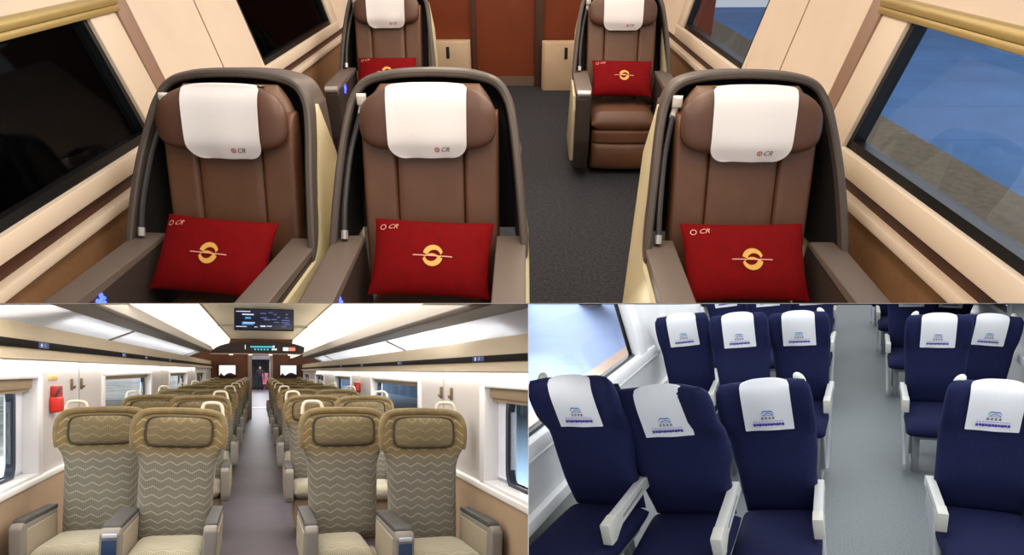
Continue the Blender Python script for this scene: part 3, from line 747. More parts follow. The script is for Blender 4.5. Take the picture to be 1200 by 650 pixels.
# ceiling, floor, outside
bm = new(); prism(bm, [(-.785, 2.4), (.985, 2.4), (.985, 2.5), (-.785, 2.5)], lambda a, b, t: (a, t, b), 2.6, 45)
box(bm, -1.45, 1.4, YR+.02, 22, 2.402, 2.5)
cl = struct('ceiling', fin(bm, 'ceiling', mat('cream_ceiling', (226, 216, 196), .6), 0))
bm = new(); box(bm, -.79, -.77, YS, YE, 2.385, 2.4); box(bm, .97, .99, YS, YE, 2.385, 2.4); struct('ceiling_joint', fin(bm, 'ceiling_joint', mat('tan_joint', (150, 130, 108), .6), 0), cl)
bm = new(); box(bm, -1.5, 1.5, YS, 62, -.1, 0)
struct('floor_cabin', fin(bm, 'floor_cabin', mat('mauve_vinyl', (84, 75, 84), .45, noise=.08, nscale=3), 0))
# partition at the end
WALN = mat('walnut_partition', (112, 66, 40), .45, noise=.15, nscale=3)
bm = new(); box(bm, -2.2, -.27, 22, 22.2, 0, 2.5); box(bm, .375, 2.2, 22, 22.2, 0, 2.5); box(bm, -.27, .375, 22, 22.2, 1.93, 2.5)
struct('wall_end', fin(bm, 'wall_end', WALN, 0))
d = link('door_2', None, None, None, None, None, None, 'structure')
bm = new(); box(bm, -.30, -.19, 21.95, 22.1, 0, 1.95, .01); box(bm, .33, .41, 21.95, 22.1, 0, 1.95, .01); struct('door_jamb', fin(bm, 'door_jamb', mat('pale_jamb', (170, 150, 144), .4)), d)
bm = new(); box(bm, -.30, .41, 21.95, 22.15, 1.90, 1.96, .01); box(bm, -.3, .5, 27.9, 28.4, 0.0, .012); struct('threshold', fin(bm, 'threshold', mat('pale_sill', (200, 198, 210), .4)), d)
# header with destination display
hp = []
bm = new()
HX = .575                                     # the header stands nearer than it is wide: sizes in metres times this
hz = lambda z: 1.45 + (z-1.45)*HX
pts = [(-1.65*HX, hz(2.07))] + [((-1.65 + 3.55*t)*HX, hz(2.09 + .46*max(0, 1-abs(2*t-1)**2.6)**.6)) for t in linsp(20)] + [(1.90*HX, hz(2.07))]
prism(bm, pts, lambda a, b, t: (a, t, b), 15.55, 15.8, .0)
hp.append(('header_body', fin(bm, 'header_body', mat('dark_header', (40, 24, 26), .3), 0)))
bm = new(); box(bm, -1.66*HX, 1.91*HX, 15.5, 15.7, hz(2.05), hz(2.085), .008); hp.append(('header_lip', fin(bm, 'header_lip', mat('pale_lip', (196, 170, 150), .4)), 'pale lower lip'))
CY = mat('cyan_led', (70, 190, 210), .5, emit=.8); WL = mat('white_led', (225, 235, 240), .5, emit=.9); ORL = mat('orange_led', (230, 130, 110), .5, emit=.8)
q = lambda a, b: (a*HX, 15.54, hz(b))
bm = new()
for i in range(14): rect2d(bm, -.28+i*.056, -.28+i*.056+.046, 2.30, 2.36, q)
for i in range(5): rect2d(bm, -.15+i*.11, -.15+i*.11+.06, 2.21, 2.26, q)
t1 = fin(bm, 'led_text', CY, 0)
bm = new(); V, Fc = text2d('1', .24); put2d(bm, V, Fc, lambda a, b: q(a-.46, b+2.31)); rect2d(bm, .50, .56, 2.30, 2.38, q); rect2d(bm, .46, .53, 2.21, 2.27, q); rect2d(bm, .55, .64, 2.21, 2.27, q); rect2d(bm, .86, 1.06, 2.19, 2.32, q)
t2 = fin(bm, 'led_number', WL, 0)
bm = new(); rect2d(bm, 1.08, 1.30, 2.19, 2.32, q); t3 = fin(bm, 'led_colour', ORL, 0)
hp += [('led_text', t1, 'cyan lit text'), ('led_number', t2, 'white lit number 1 and signs'), ('led_colour', t3, 'orange lit sign')]
thing('header_display', hp, Matrix(), 'dark arched header with lit destination text over the far doorway', 'display')
for x0, x1, lab in ((-1.34*.815, -.79*.815, 'left'), (.765*.815, 1.33*.815, 'right')):
    z0 = 1.45 - .19*.815
    bm = new(); box(bm, x0-.02, x1+.02, 21.9, 22, z0-.02, z0+.33, .01); b1 = fin(bm, 'bezel', mat('black_bezel', (24, 20, 22), .4))
    bm = new(); box(bm, x0, x1, 21.89, 21.91, z0, z0+.31); b2 = fin(bm, 'screen', mat('lit_white_screen', (238, 240, 246), .4, emit=.9), 0)
    bm = new(); q = lambda a, b: (x0+a*(x1-x0), 21.885, z0+b*.31)
    poly2d(bm, [(0, 0), (.12, .3), (.2, .12), (.3, .0)], q); poly2d(bm, [(.3, 0), (.5, .22), (.7, .3), (1, .1), (1, 0)], q); b3 = fin(bm, 'screen_picture', mat('screen_dark', (58, 56, 66), .5), 0)
    thing('wall_screen', [('bezel', b1), ('screen', b2, 'bright white screen'), ('screen_picture', b3)], Matrix(), 'small bright wall screen %s of the far doorway' % lab, 'screen', 'wall screens on the partition')
# ceiling information screen
bm = new(); box(bm, -.345, .51, 11.0, 11.08, 2.055, 2.385, .01); b1 = fin(bm, 'bezel', mat('black_bezel', (1, 1, 1)))
bm = new(); box(bm, -.33, .495, 10.985, 11.01, 2.075, 2.365); b2 = fin(bm, 'screen', mat('navy_screen', (12, 18, 44), .2, emit=.4), 0)
q = lambda a, b: (-.33+a*.825, 10.98, 2.075+b*.29)
bm = new()
for x, y, w, h in ((.02, .88, .24, .04), (.12, .72, .20, .06), (.14, .30, .20, .05), (.02, .10, .18, .04), (.33, .09, .05, .04), (.43, .12, .09, .07), (.54, .14, .09, .04)): rect2d(bm, x, x+w, y, y+h, q)
b3 = fin(bm, 'screen_text', mat('screen_white', (190, 205, 230), .5, emit=.7), 0)
bm = new(); rect2d(bm, .17, .27, .52, .62, q); rect2d(bm, .12, .32, .22, .36, q)
b4 = fin(bm, 'screen_block', mat('screen_cyan', (70, 140, 205), .5, emit=.6), 0)
bm = new()
for x, y, w, h in ((.43, .80, .10, .05), (.57, .86, .08, .04), (.43, .58, .12, .05), (.49, .48, .11, .06), (.66, .76, .05, .05), (.62, .50, .1, .05), (.72, .62, .05, .06), (.66, .36, .10, .04), (.80, .46, .14, .05), (.80, .34, .13, .05), (.87, .78, .04, .06), (.86, .60, .06, .05), (.84, .24, .11, .05), (.80, .14, .08, .04)): rect2d(bm, x, x+w, y, y+h*.7, q)
b5 = fin(bm, 'screen_graphics', mat('screen_violet', (96, 112, 190), .5, emit=.5), 0)
br = []
for x in (-.2, .3):
    bm = new(); box(bm, x, x+.06, 11.02, 11.07, 2.37, 2.41); br.append(('bracket', fin(bm, 'bracket', IVORY)))
thing('ceiling_screen', [('bezel', b1), ('screen', b2, 'dark blue screen', [('screen_text', b3), ('screen_block', b4), ('screen_graphics', b5)])] + br, Matrix(), 'dark information screen hung under the middle of the cream ceiling', 'screen')
for i, x in enumerate((-.95, -.28, .42, 1.1)):
    x *= HX
    bm = new(); tube(bm, [(x, 15.62, hz(2.025)), (x, 15.62, hz(2.055))], .035, 14)
    single('downlight', fin(bm, 'downlight', mat('downlight_glow', (255, 226, 190), .5, emit=3)), Matrix(), ('small round downlight under the header, ' + ('leftmost', 'second from left', 'third from left', 'rightmost')[i]), 'downlight', 'downlights under the header')
# corridor and next carriage beyond the doorway
bm = new(); box(bm, -.75, -.6, 22.2, 62, 0, 2.4); box(bm, .80, .95, 22.2, 62, 0, 2.4); box(bm, -.6, .8, 22.2, 62, 2.3, 2.4); struct('wall_corridor', fin(bm, 'corridor', mat('grey_corridor', (196, 192, 196), .5, noise=.3, nscale=1.2), 0))
bm = new(); box(bm, -.75, .95, 61.9, 62, 0, 2.4); struct('wall_corridor_end', fin(bm, 'corridor_end', mat('corridor_end_grey', (190, 196, 200), .5, noise=.3, nscale=2), 0))
bm = new(); tube(bm, smoothpath([(.45, 56, .0), (.50, 56, .5), (.45, 56, 1.0), (.40, 56, 1.25)], 4), .10, 10); cushion(bm, lambda v: .24, .35, 1.25, .1, lambda a, v, w: (.46+a, 56+w, v), p=5)
cushion(bm, lambda v: .24, 55.5, 56.0, .08, lambda a, v, w: (.46+a, v, .42-w), p=5)
single('far_seat', fin(bm, 'far_seat', mat('pink_seat', (200, 120, 136), .7)), Matrix(), 'pink seat far down the corridor right of the standing person', 'seat')

def person(x, y):
    me = bpy.data.meshes.new('person')
    J = {'pel': (0, 0, .95), 'sp': (0, .01, 1.15), 'ch': (0, .02, 1.36), 'nk': (0, .01, 1.50), 'hd': (0, 0, 1.60), 'top': (0, 0, 1.72),
         'ls': (-.19, .02, 1.42), 'le': (-.27, .02, 1.14), 'lw': (-.26, -.06, .90), 'rs': (.19, .02, 1.42), 're': (.27, .02, 1.14), 'rw': (.26, -.06, .90),
         'lh': (-.10, 0, .90), 'lk': (-.11, -.02, .50), 'la': (-.11, .02, .09), 'lt': (-.12, -.14, .04), 'rh': (.10, 0, .90), 'rk': (.12, -.04, .50), 'ra': (.12, .0, .09), 'rt': (.13, -.16, .04)}
    R = {'pel': .15, 'sp': .14, 'ch': .16, 'nk': .06, 'hd': .095, 'top': .06, 'ls': .07, 'le': .05, 'lw': .035, 'rs': .07, 're': .05, 'rw': .035, 'lh': .10, 'lk': .065, 'la': .045, 'lt': .035, 'rh': .10, 'rk': .065, 'ra': .045, 'rt': .035}
    E = [('pel', 'sp'), ('sp', 'ch'), ('ch', 'nk'), ('nk', 'hd'), ('hd', 'top'), ('ch', 'ls'), ('ls', 'le'), ('le', 'lw'), ('ch', 'rs'), ('rs', 're'), ('re', 'rw'), ('pel', 'lh'), ('lh', 'lk'), ('lk', 'la'), ('la', 'lt'), ('pel', 'rh'), ('rh', 'rk'), ('rk', 'ra'), ('ra', 'rt')]
    for sd, w in ((-1, 'lw'), (1, 'rw')):
        wv = Vector(J[w]); prev = w
        J[w+'p'] = tuple(wv + Vector((0, -.02, -.07))); R[w+'p'] = .032; E.append((w, w+'p'))
        for i, L in enumerate((.07, .085, .09, .08)):
            b = Vector(J[w+'p']) + Vector((0, -.025 + .017*i, -.02)); n1, n2 = w+'f%d' % i, w+'g%d' % i
            J[n1] = tuple(b + Vector((0, -.005, -L*.45))); J[n2] = tuple(b + Vector((-.02*sd, -.005, -L*.9)))
            R[n1] = .009; R[n2] = .007; E += [(w+'p', n1), (n1, n2)]
        J[w+'t'] = tuple(wv + Vector((-.02*sd, -.06, -.06))); R[w+'t'] = .01; E.append((w, w+'t'))
    K = list(J); me.from_pydata([J[k] for k in K], [(K.index(a), K.index(b)) for a, b in E], [])
    o = single('person', me, place(x, y), 'person in dark clothes standing far down the corridor beyond the doorway', 'person')
    me.materials.append(mat('dark_clothes', (34, 32, 40), .8))
    sk = o.modifiers.new('skin', 'SKIN')
    for i, k in enumerate(K): me.skin_vertices[0].data[i].radius = (R[k], R[k]); me.skin_vertices[0].data[i].use_root = (k == 'pel')
    o.modifiers.new('sub', 'SUBSURF').levels = 1; o.modifiers['sub'].render_levels = 2
    bm = new(); ellipsoid(bm, (0, .02, 1.665), (.095, .105, .10), 14, 10); link('hair', fin(bm, 'hair', mat('black_hair', (20, 18, 18), .6)), None, o)
    bm = new(); ellipsoid(bm, (0, -.062, 1.62), (.068, .05, .085), 12, 10); ellipsoid(bm, (0, -.112, 1.61), (.012, .016, .02), 8, 6)
    link('face', fin(bm, 'face', mat('face_skin', (180, 140, 118), .6)), None, o, 'lighter face')
person(.10, 52)
# outside of the windows
bm = new(); box(bm, 1.5, 9, -3, 90, -.3, -.2); struct('platform_right', fin(bm, 'platform_right', mat('pale_platform', (170, 200, 226), .7), 0))
bm = new(); box(bm, 8.9, 9.1, -3, 90, -.3, 2.2)
struct('wall_outside_right', fin(bm, 'blue_train', lineset('blue_station_wall', (110, 150, 186), (150, 180, 204), 'Y', .35, .08, .6, .15, .8), 0))
bm = new(); box(bm, -30, -1.5, -3, 120, -.3, -.2); struct('platform_left', fin(bm, 'platform_left', mat('pale_platform_left', (226, 234, 226), .7, noise=.35, nscale=.5), 0))
bm = new(); box(bm, -30.1, -29.9, -3, 120, -.3, 1.2)
struct('wall_outside_left_station', fin(bm, 'far_rail', lineset('far_station_wall', (150, 172, 150), (205, 212, 208), 'Z', 2.2, .45, .7, .2, .9), 0))

# ================================================================== CARRIAGE BELOW RIGHT: navy seats
ROOM[0] = 'R'
NAVY = mat('navy_fabric', (23, 28, 68), .8, noise=.12, nscale=60, spec=.25)
NAVYC = mat('navy_cushion', (18, 22, 58), .85, noise=.12, nscale=60, spec=.2)
LG = mat('light_grey_plastic', (190, 191, 188), .45)
MG = mat('mid_grey_metal', (140, 144, 148), .45, metal=.2)
PUR = mat('purple_print', (78, 60, 170), .7); PURL = mat('pale_purple_print', (170, 160, 215), .7); SLATE = mat('slate_print', (70, 74, 92), .7); SKYB = mat('sky_blue_print', (120, 150, 205), .7)

def ycr(z): return .135 + (z-.53)*(-.02) + .0
def make_economy_seat(top, low, side, knob, arm_sides, panel, drop):
    off = {.30: -.05, .24: -.012}.get(top, 0)
    """top/low: half widths; side: which edge carries the bulging wing; drop: how far the frame reaches below the seat"""
    P = []
    hw = lambda v: interp(((.50, low), (.70, low+(top-low)*.18), (.90, low + (top-low)*.6), (1.04, low + (top-low)*.94), (1.16, top), (1.23, top*.98), (1.275, top*.88)), v)
    def yf(v): return .165 - (v-.53)*.10 - .03*max(0, (v-.98)/.2)**1.2
    bm = new()
    def mp(a, v, w):
        lum = -.02*math.exp(-((v-.72)/.12)**2)
        wing = -.05*min(1.05, max(0, (abs(a)-.135)/.1))**1.3*interp(((.95, 0), (1.08, 1), (1.2, 1)), v)
        return (a + interp(((.85, 0), (1.1, off)), v), yf(v) + lum + wing + w, v)
    cushion(bm, hw, .49, 1.275, .058, mp, p=8, nu=22, nv=30)
    P.append(('backrest', fin(bm, 'backrest', NAVY)))
    bm = new(); cushion(bm, lambda v: hw(v)*.86, .45, 1.20, .035, lambda a, v, w: (a + interp(((.85, 0), (1.1, off)), v), yf(v)+.06+w, v), p=8)
    P.append(('back_shell', fin(bm, 'back_shell', mat('dark_blue_shell', (26, 30, 58), .6))))
    bm = new(); cushion(bm, lambda v: low+.018, -.54, .17, .065, lambda a, v, w: (a, v, .475 - w - .02*max(0, (-.3-v)/.2)**2 - .03*(v+.2)), p=7, nu=16, nv=18)
    P.append(('seat_cushion', fin(bm, 'seat_cushion', NAVYC)))
    bm = new(); box(bm, -low*.8, low*.8, -.40, .15, .36, .41, .01)
    box(bm, -low*.8, -low*.8+.05, -.36, -.30, -drop, .37, .01); box(bm, -low*.8, -low*.8+.05, .0, .06, -drop, .37, .01)
    box(bm, low*.8-.05, low*.8, -.36, -.30, -drop, .37, .01); box(bm, low*.8-.05, low*.8, .0, .06, -drop, .37, .01); box(bm, -low*.8, low*.8, -.34, .04, -drop, -drop+.03, .005)
    P.append(('leg_frame', fin(bm, 'leg_frame', MG), 'grey metal leg frame'))
    for s in arm_sides:
        x = s*(low + .015)
        bm = new()
        pts = [(-.30, .545), (-.305, .60), (-.30, .648), (-.27, .655), (.16, .668), (.20, .66), (.20, .60), (.14, .615), (-.17, .595), (-.21, .565), (-.25, .545)]
        prism(bm, pts, lambda a, b, t: (x+t, a, b), -.023, .023, .006, 2)
        arm = fin(bm, 'armrest', LG)
        bm = new(); prism(bm, [(-.308, .55), (-.308, .652), (-.215, .66), (-.215, .578), (-.25, .548)], lambda a, b, t: (x+t, a, b), -.0245, .0245, .004, 2)
        sub = [('arm_tip', fin(bm, 'arm_tip', mat('ivory_arm_tip', (200, 199, 190), .45)), 'ivory front tip')]
        bm = new(); prism(bm, [(-.15, .612), (.10, .632), (.10, .642), (-.15, .624)], lambda a, b, t: (x+t, a, b), -.0245, .0245); sub.append(('arm_groove', fin(bm, 'arm_groove', MG, 0)))
        P.append(('armrest', arm, None, sub))
        if s == panel:
            bm = new(); pts = [(-.46, .12), (-.46, .17), (-.10, .55), (-.02, .60), (.16, .62), (.16, .50), (.0, .46), (-.36, .10)]
            prism(bm, pts, lambda a, b, t: (x+t, a, b), -.012, .012, .004, 2)
            P.append(('side_panel', fin(bm, 'side_panel', mat('grey_side_panel', (168, 172, 176), .45)), 'grey side panel'))
    if knob:
        bm = new(); ellipsoid(bm, (knob*top*.72, yf(1.25)+.01, 1.262), (.026, .03, .042), 14, 10, 1, Matrix.Rotation(-knob*.5, 3, 'Y'))
        P.append(('grab_knob', fin(bm, 'grab_knob', mat('pale_knob', (206, 208, 196), .4)), 'pale grey grab knob'))
    return P, yf
def make_cover2(yf, zt, zb, hwt, hwb):
    f = lambda x, z: yf(z) - .062*max(0, (1-abs((z-.8825)/.3925)**6))**.5
    bm = cover_mesh(hwt, hwb, zt, zb, f, .006, .06, .006, .042)
    me = fin(bm, 'headrest_cover', mat('white_cover', (242, 243, 246), .85, bump=.1, bscale=60), 60)
    q = lambda a, b: (a, f(a, b) - .011, b)
    bm = new(); z0 = zb + .028
    for i in range(11): rect2d(bm, -.078+i*.0142, -.078+i*.0142+.012, z0 + .002*(i % 2), z0 + .016, q)
    rect2d(bm, -.06, .06, z0+.003, z0+.009, q)
    a = fin(bm, 'print_bar', PUR, 0)
    bm = new()
    for i in range(12): rect2d(bm, -.075+i*.0128, -.075+i*.0128+.008, z0+.025, z0+.030, q)
    b = fin(bm, 'print_line', PURL, 0)
    bm = new()
    for i in range(4):
        x = -.034+i*.018; rect2d(bm, x, x+.013, z0+.040, z0+.043, q); rect2d(bm, x, x+.013, z0+.047, z0+.050, q); rect2d(bm, x+.005, x+.008, z0+.038, z0+.054, q)
    c = fin(bm, 'print_glyphs', SLATE, 0)
    bm = new(); zz = z0+.062
    A = [(-.030 + .06*t, zz + .012 + .018*math.sin(t*PI)**.7 + .004*math.sin(t*9)) for t in linsp(12)]; B = [(x, y-.008) for x, y in A]; strip2d(bm, A, B, q)
    A = [(-.022 + .05*t, zz + .004 + .010*math.sin(t*PI)) for t in linsp(10)]; B = [(x, y-.005) for x, y in A]; strip2d(bm, A, B, q)
    rect2d(bm, -.028, .03, zz-.002, zz+.001, q)
    d = fin(bm, 'print_logo', SKYB, 0)
    return me, [('print_bar', a, 'purple printed line'), ('print_line', b), ('print_glyphs', c, 'small dark printed characters'), ('print_logo', d, 'small blue mountain logo')]

econ = {  # x, y, z, yaw, pitch, roll, top, low, knob, arms, panel, description
 '1': (-1.075, 3.20, .166, -.133, .110, -.10, .25, .205, -1, (1,), 0, 'front row seat nearest the left window'),
 '2': (-.606, 3.31, .129, -.044, .155, -.135, .30, .212, 0, (1,), 0, 'middle seat of the front row on the left'),
 '3': (-.214, 3.649, .028, .007, .007, -.111, .24, .19, 1, (1,), 1, 'front row seat left of the aisle'),
 '4': (.692, 4.153, -.079, .03, .013, .045, .232, .222, -1, (-1, 1), -1, 'front row seat right of the aisle'),
 'a': (-1.086, 5.759, .068, .038, .011, -.1, .228, .195, -1, (1,), 0, 'second row seat nearest the left window'),
 'b': (-.649, 5.599, .084, .026, .003, -.069, .228, .195, 0, (1,), 0, 'middle seat of the second row on the left'),
 'c': (-.246, 5.823, .06, -.05, .04, -.042, .228, .195, 1, (1,), 1, 'second row seat left of the aisle'),
 'd': (.705, 6.352, -.061, -.02, .03, .01, .235, .205, -1, (-1,), -1, 'second row seat right of the aisle'),
 'e': (1.089, 7.113, -.192, .047, .005, .095, .235, .205, 1, (1,), 0, 'second row seat nearest the right wall'),
}
rows = dict(econ)
for r, dy in ((3, 2.35), (4, 4.7), (5, 7.05)):
    for k in 'abcde':
        v = list(econ[k]); v[1] += dy; v[-1] = v[-1].replace('second row', ORD[r-1] + ' row'); rows[k+str(r)] = tuple(v)
rows['5'] = (1.14, 4.55, -.14, .09, .0, .08, .24, .205, 0, (), 0, 'front row seat at the right edge')
cache = {}
for k, (x, y, z, yaw, pt, rl, top, low, knob, arms, panel, desc) in rows.items():
    key = (top, low, knob, arms, panel, round(z, 2))
    if key not in cache:
        P, yf = make_economy_seat(top, low, 0, knob, arms, panel, z)
        cache[key] = (P, make_cover2(yf, 1.252, 1.0, .122, .122))
    P, (cv, cvs) = cache[key]
    M = place(x, y, z, yaw, pt, rl)
    thing('navy_seat', P, M, 'navy fabric train seat, the ' + desc, 'seat', 'navy fabric seats in rows')
    c = single('headrest_cover', cv, M, 'white printed headrest cloth on the ' + desc, 'headrest cloth', 'white cloths on the navy seats')
    for s in cvs: link(s[0], s[1], None, c, s[2] if len(s) > 2 else None)

GW = mat('light_grey_wall', (206, 208, 210), .5, noise=.03, nscale=3)
WF = mat('white_frame', (232, 233, 234), .4)
XL = 1.45
def lbox(bm, d0, d1, y0, y1, z0, z1, bev=0):
    zs = [z0, 1.0, z1] if z0 < 1.0 < z1 - .05 else [z0, z1]
    for a, b in zip(zs, zs[1:]): box(bm, d0, d1, y0, y1, a, b, bev, 2, mp=lambda d, y, z: (-(XL + .25*max(0, z-1.0) - d), y, z))
WR = [(.6, 3.6), (3.6+.2, 5.22)]
bm = new()
lbox(bm, -.1, 0, 1.5, 26, -.05, 1.0); lbox(bm, -.1, 0, 5.45, 8.5, .95, 2.6); lbox(bm, -.1, 0, 10.8, 26, .95, 2.6); lbox(bm, -.1, 0, 8.5, 10.8, 1.9, 2.6)
struct('wall_left_coach', fin(bm, 'wall_left', GW, 0))
def rwin(n, y0, y1, z0=1.09, z1=2.2):
    w = link('window_%d' % n, None, None, None, None, None, None, 'structure')
    bm = new(); lbox(bm, -.08, .02, y0-.5, y1+.5, .98, z0-.02, .01); lbox(bm, -.08, .016, y1+.03, y1+.24, 1.0, z1, .01)
    struct('window_frame', fin(bm, 'window_frame', WF), w)
    bm = new(); k = .03; lbox(bm, -.08, -.035, y0, y1+.016, z0-.02, z0, .002); lbox(bm, -.08, -.05, y1, y1+.016, z0-.02, z1, .002)
    struct('gasket', fin(bm, 'gasket', GASK), w)
    bm = new(); lbox(bm, -.06, -.055, y0, y1+.01, z0-.01, z1); struct('pane', fin(bm, 'pane', glass('coach_glass', (.97, .98, 1), .004), 0), w)
rwin(15, 1.5, 5.32); rwin(16, 8.6, 10.7)
bm = new(); box(bm, -(XL+.0), -(XL-.05), 1.5, 26, .64, .715, .01)
wn += 1; struct('trim_%d' % wn, fin(bm, 'side_ledge', WF))
bm = new(); box(bm, -XL, -(XL-.02), 1.5, 26, .50, .645); 
wn += 1; struct('trim_%d' % wn, fin(bm, 'heater_cover', mat('heater_grey', (130, 134, 130), .5, noise=.15, nscale=6), 0))
bm = new(); box(bm, -XL, -(XL-.32), 1.5, 26, -.05, .47, .01)
wn += 1; struct('trim_%d' % wn, fin(bm, 'side_duct', mat('pale_duct', (176, 180, 180), .5)))
bm = new(); box(bm, 1.50, 1.6, 2.5, 26, -.05, .92); box(bm, 1.50, 1.6, 2.5, 8.0, .9, 2.6); box(bm, 1.5, 1.6, 11.5, 26, .9, 2.6)
struct('wall_right_coach', fin(bm, 'wall_right', GW, 0))
bm = new(); box(bm, 1.44, 1.52, 2.5, 26, .62, .70, .01); wn += 1; struct('trim_%d' % wn, fin(bm, 'right_ledge', WF))
w = link('window_17', None, None, None, None, None, None, 'structure')
bm = new(); box(bm, 1.49, 1.58, 8.0, 11.5, .88, .93, .004); box(bm, 1.49, 1.58, 8.0, 8.15, .9, 2.2, .004); struct('window_frame', fin(bm, 'window_frame', WF), w)
bm = new(); box(bm, 1.55, 1.555, 8.1, 11.5, .9, 2.2); struct('pane', fin(bm, 'pane', glass('coach_glass', (1, 1, 1)), 0), w)
bm = new(); box(bm, -1.5, 1.6, 2.0, 27, -.1, 0)
struct('floor_coach', fin(bm, 'floor_coach', mat('speckled_grey_floor', (112, 118, 121), .5, noise=.22, nscale=90, bump=.1, bscale=90), 0))
bm = new(); box(bm, -1.5, 1.6, 26, 26.1, 0, 2.6); struct('wall_end_coach', fin(bm, 'wall_end_coach', GW, 0))
bm = new(); box(bm, -3.0, -1.6, 0, 28, 0.1, .2); struct('platform_border', fin(bm, 'platform_border', mat('peach_strip', (226, 196, 172), .6, noise=.06, nscale=3), 0))
bm = new(); box(bm, -25, -3.0, 0, 40, 0.1, .19); struct('platform_paving', fin(bm, 'platform_paving', lineset('pale_blue_paving', (168, 190, 232), (146, 168, 214), 'Y', .45, .012, .6, .05, .6), 0))
bm = new(); box(bm, 1.7, 8, 0, 28, .1, .2); struct('platform_far', fin(bm, 'platform_far', mat('pale_blue_far', (186, 206, 234), .6, noise=.06, nscale=3), 0))

# ================================================================== added edge-on slabs: part the three carriages and block light between them
KH = (355.4-PY)/F; KV = (619.2-PX)/F
ROOM[0] = 'B'
def wedge(name, fn, m):
    bm = new()
    vs = [bm.verts.new(Vector(fn(*p))) for p in [(d, a, e) for d in (2.0, 40.0) for a in (0, 1) for e in (-1, 1)]]
    for f in ((0, 1, 3, 2), (4, 6, 7, 5), (0, 2, 6, 4), (1, 5, 7, 3), (0, 4, 5, 1), (2, 3, 7, 6)): bm.faces.new([vs[i] for i in f])
    me = fin(bm, name, m, 0); o = bpy.data.objects.new(name, me); COL.objects.link(o); o['kind'] = 'structure'; return o
hp = .35/F
wedge('trim_90', lambda d, a, e: ((-d*.78, d*.78)[a], d, CAM.z + d*(-KH + e*hp)), mat('slab_grey', (150, 140, 130), .8))
wedge('trim_91', lambda d, a, e: (d*(KV + e*hp), d, (CAM.z - d*.6, CAM.z - d*(KH - 0))[a]), mat('partition_grey', (214, 216, 220), .7))

# ------------------------------------------------------------------ cut every carriage along the slabs
bpy.context.view_layer.update()
W = lambda v: Vector((v[0], v[2], -v[1]))
e = .4/F
PLANES = {'T': [W((0, 1, -(KH-e)))], 'B': [W((0, -1, KH+e)), W((1, 0, -(KV-e)))], 'R': [W((0, -1, KH+e)), W((-1, 0, KV+e))]}
def cut_all():
    for o in list(COL.objects):
        if o.type != 'MESH' or o.name not in ROOM_OF or o.modifiers: continue
        MW = o.matrix_world; cs = [MW @ Vector(c) for c in o.bound_box]
        for n in PLANES[ROOM_OF[o.name]]:
            dist = [n.dot(c-CAM) for c in cs]
            if max(dist) <= 1e-6: continue
            bm = bmesh.new(); bm.from_mesh(o.data)
            inv = MW.inverted(); co = inv @ CAM; no = (MW.to_3x3().transposed() @ n).normalized()
            bmesh.ops.bisect_plane(bm, geom=bm.verts[:]+bm.edges[:]+bm.faces[:], dist=1e-6, plane_co=co, plane_no=no, clear_outer=True)
            if not bm.faces:
                bm.free(); o.data = bpy.data.meshes.new('gone'); break
            if o.data.users > 1: o.data = o.data.copy()
            bm.to_mesh(o.data); bm.free()
    def drop(o):
        for c in list(o.children): drop(c)
        if o.children: return
        if (o.type == 'MESH' and not o.data.polygons and not o.modifiers) or (o.type == 'EMPTY'):
            bpy.data.objects.remove(o)
    for o in [o for o in COL.objects if o.parent is None and o.type in ('MESH', 'EMPTY')]: drop(o)
cut_all()

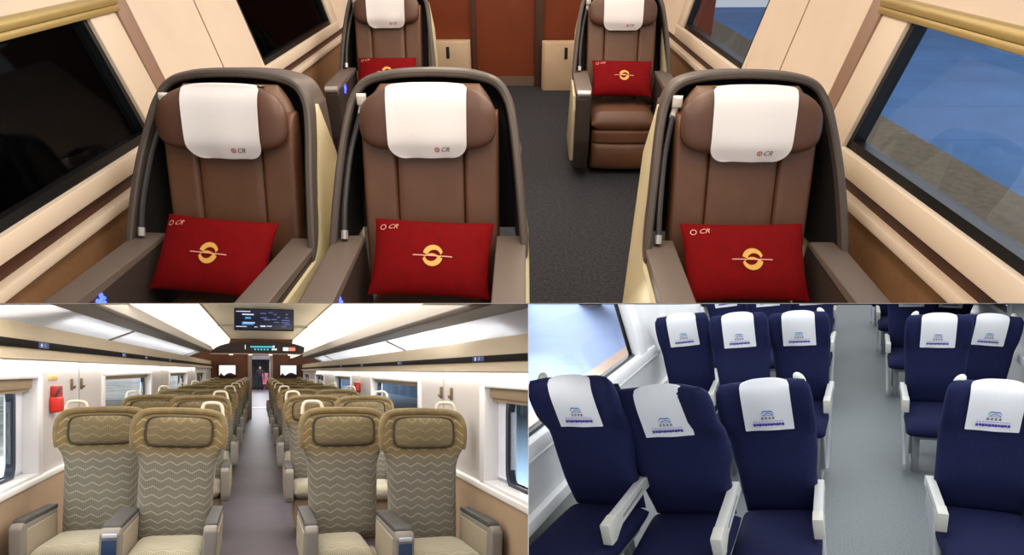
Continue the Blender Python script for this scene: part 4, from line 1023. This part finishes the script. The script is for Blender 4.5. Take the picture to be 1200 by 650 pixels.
# ------------------------------------------------------------------ light
w = bpy.data.worlds.new('world'); sc.world = w; w.use_nodes = True
w.node_tree.nodes['Background'].inputs[0].default_value = (.93, .96, 1, 1); w.node_tree.nodes['Background'].inputs[1].default_value = .72
def area(room, loc, target, sx, sy, power, col):
    ld = bpy.data.lights.new('lamp', 'AREA'); ld.shape = 'RECTANGLE'; ld.size = sx; ld.size_y = sy; ld.energy = power; ld.color = col
    o = bpy.data.objects.new('lamp', ld); COL.objects.link(o)
    o.matrix_world = RM[room] @ Matrix.Translation(loc)
    return o
WARM = (1, .80, .60)
area('T', (-.5, 4.6, 2.3), 0, .3, 7.4, 54, WARM); area('T', (.5, 4.6, 2.3), 0, .3, 7.4, 54, WARM)
area('T', (6, 5, 5), (6, 5, 0), 6, 10, 480, (1, .97, .94))  # added lamp to brighten the platform outside the right windows
def slab_lamp(xc, d0, d1, wid, power, col):
    """added long fill lamp, unseen edge-on under the dividing slab, shining down"""
    ld = bpy.data.lights.new('slab_fill_lamp', 'AREA'); ld.shape = 'RECTANGLE'; ld.size = wid; ld.size_y = d1-d0; ld.energy = power; ld.color = col
    o = bpy.data.objects.new('slab_fill_lamp', ld); COL.objects.link(o)
    d = (d0+d1)/2; o.location = (xc, d, CAM.z + d*(-KH - 1.2/F)); o.rotation_euler = (math.atan(-KH), 0, 0)
slab_lamp(-1.5, 2.6, 9, 2.6, 165, (1, .94, .86))
slab_lamp(2.5, 2.2, 8, 3.6, 125, (.95, .98, 1)); slab_lamp(5.6, 8.2, 22, 7, 270, (.95, .98, 1))
slab_lamp(.42, 3.6, 9, .5, 26, (.95, .98, 1)); slab_lamp(.9, 9.2, 18, 1.4, 62, (.95, .98, 1))  # added lamps for the ground outside the lower right carriage
slab_lamp(-.35, 4.5, 9, .5, 160, (.95, .98, 1))  # added lamp for the ground right of the lower left carriage
area('B', (-3.2, 9, 1.95), 0, 2.5, 14, 620, (.97, 1, 1)); area('B', (3.0, 13, 2.0), 0, 2, 14, 200, (.95, .98, 1))  # added lamps to brighten the ground outside on both sides

area('B', (0.1, 14, 2.37), (0.1, 14, 0), .9, 14, 28, (1, .94, .86))
for side in ('left', 'right'):
    s, X = XW[side]; zf = ZB[side][2]
    ld = area('B', (s*(X-.028), 9, zf-.006), (s*(X-.028), 9, 0), .03, 15.6, 30, (1, .96, .90))
area('B', (.1, 40, 2.28), (.1, 40, 0), .8, 32, 480, (.95, .97, 1))
for side in ('left', 'right'):               # added unseen lamps inside the luggage racks, to brighten the frosted shelves
    s, X = XW[side]
    area('B', (s*1.225, 8.4, ZB[side][3]+.16), 0, .08, 12.5, 26, (.97, .98, 1))
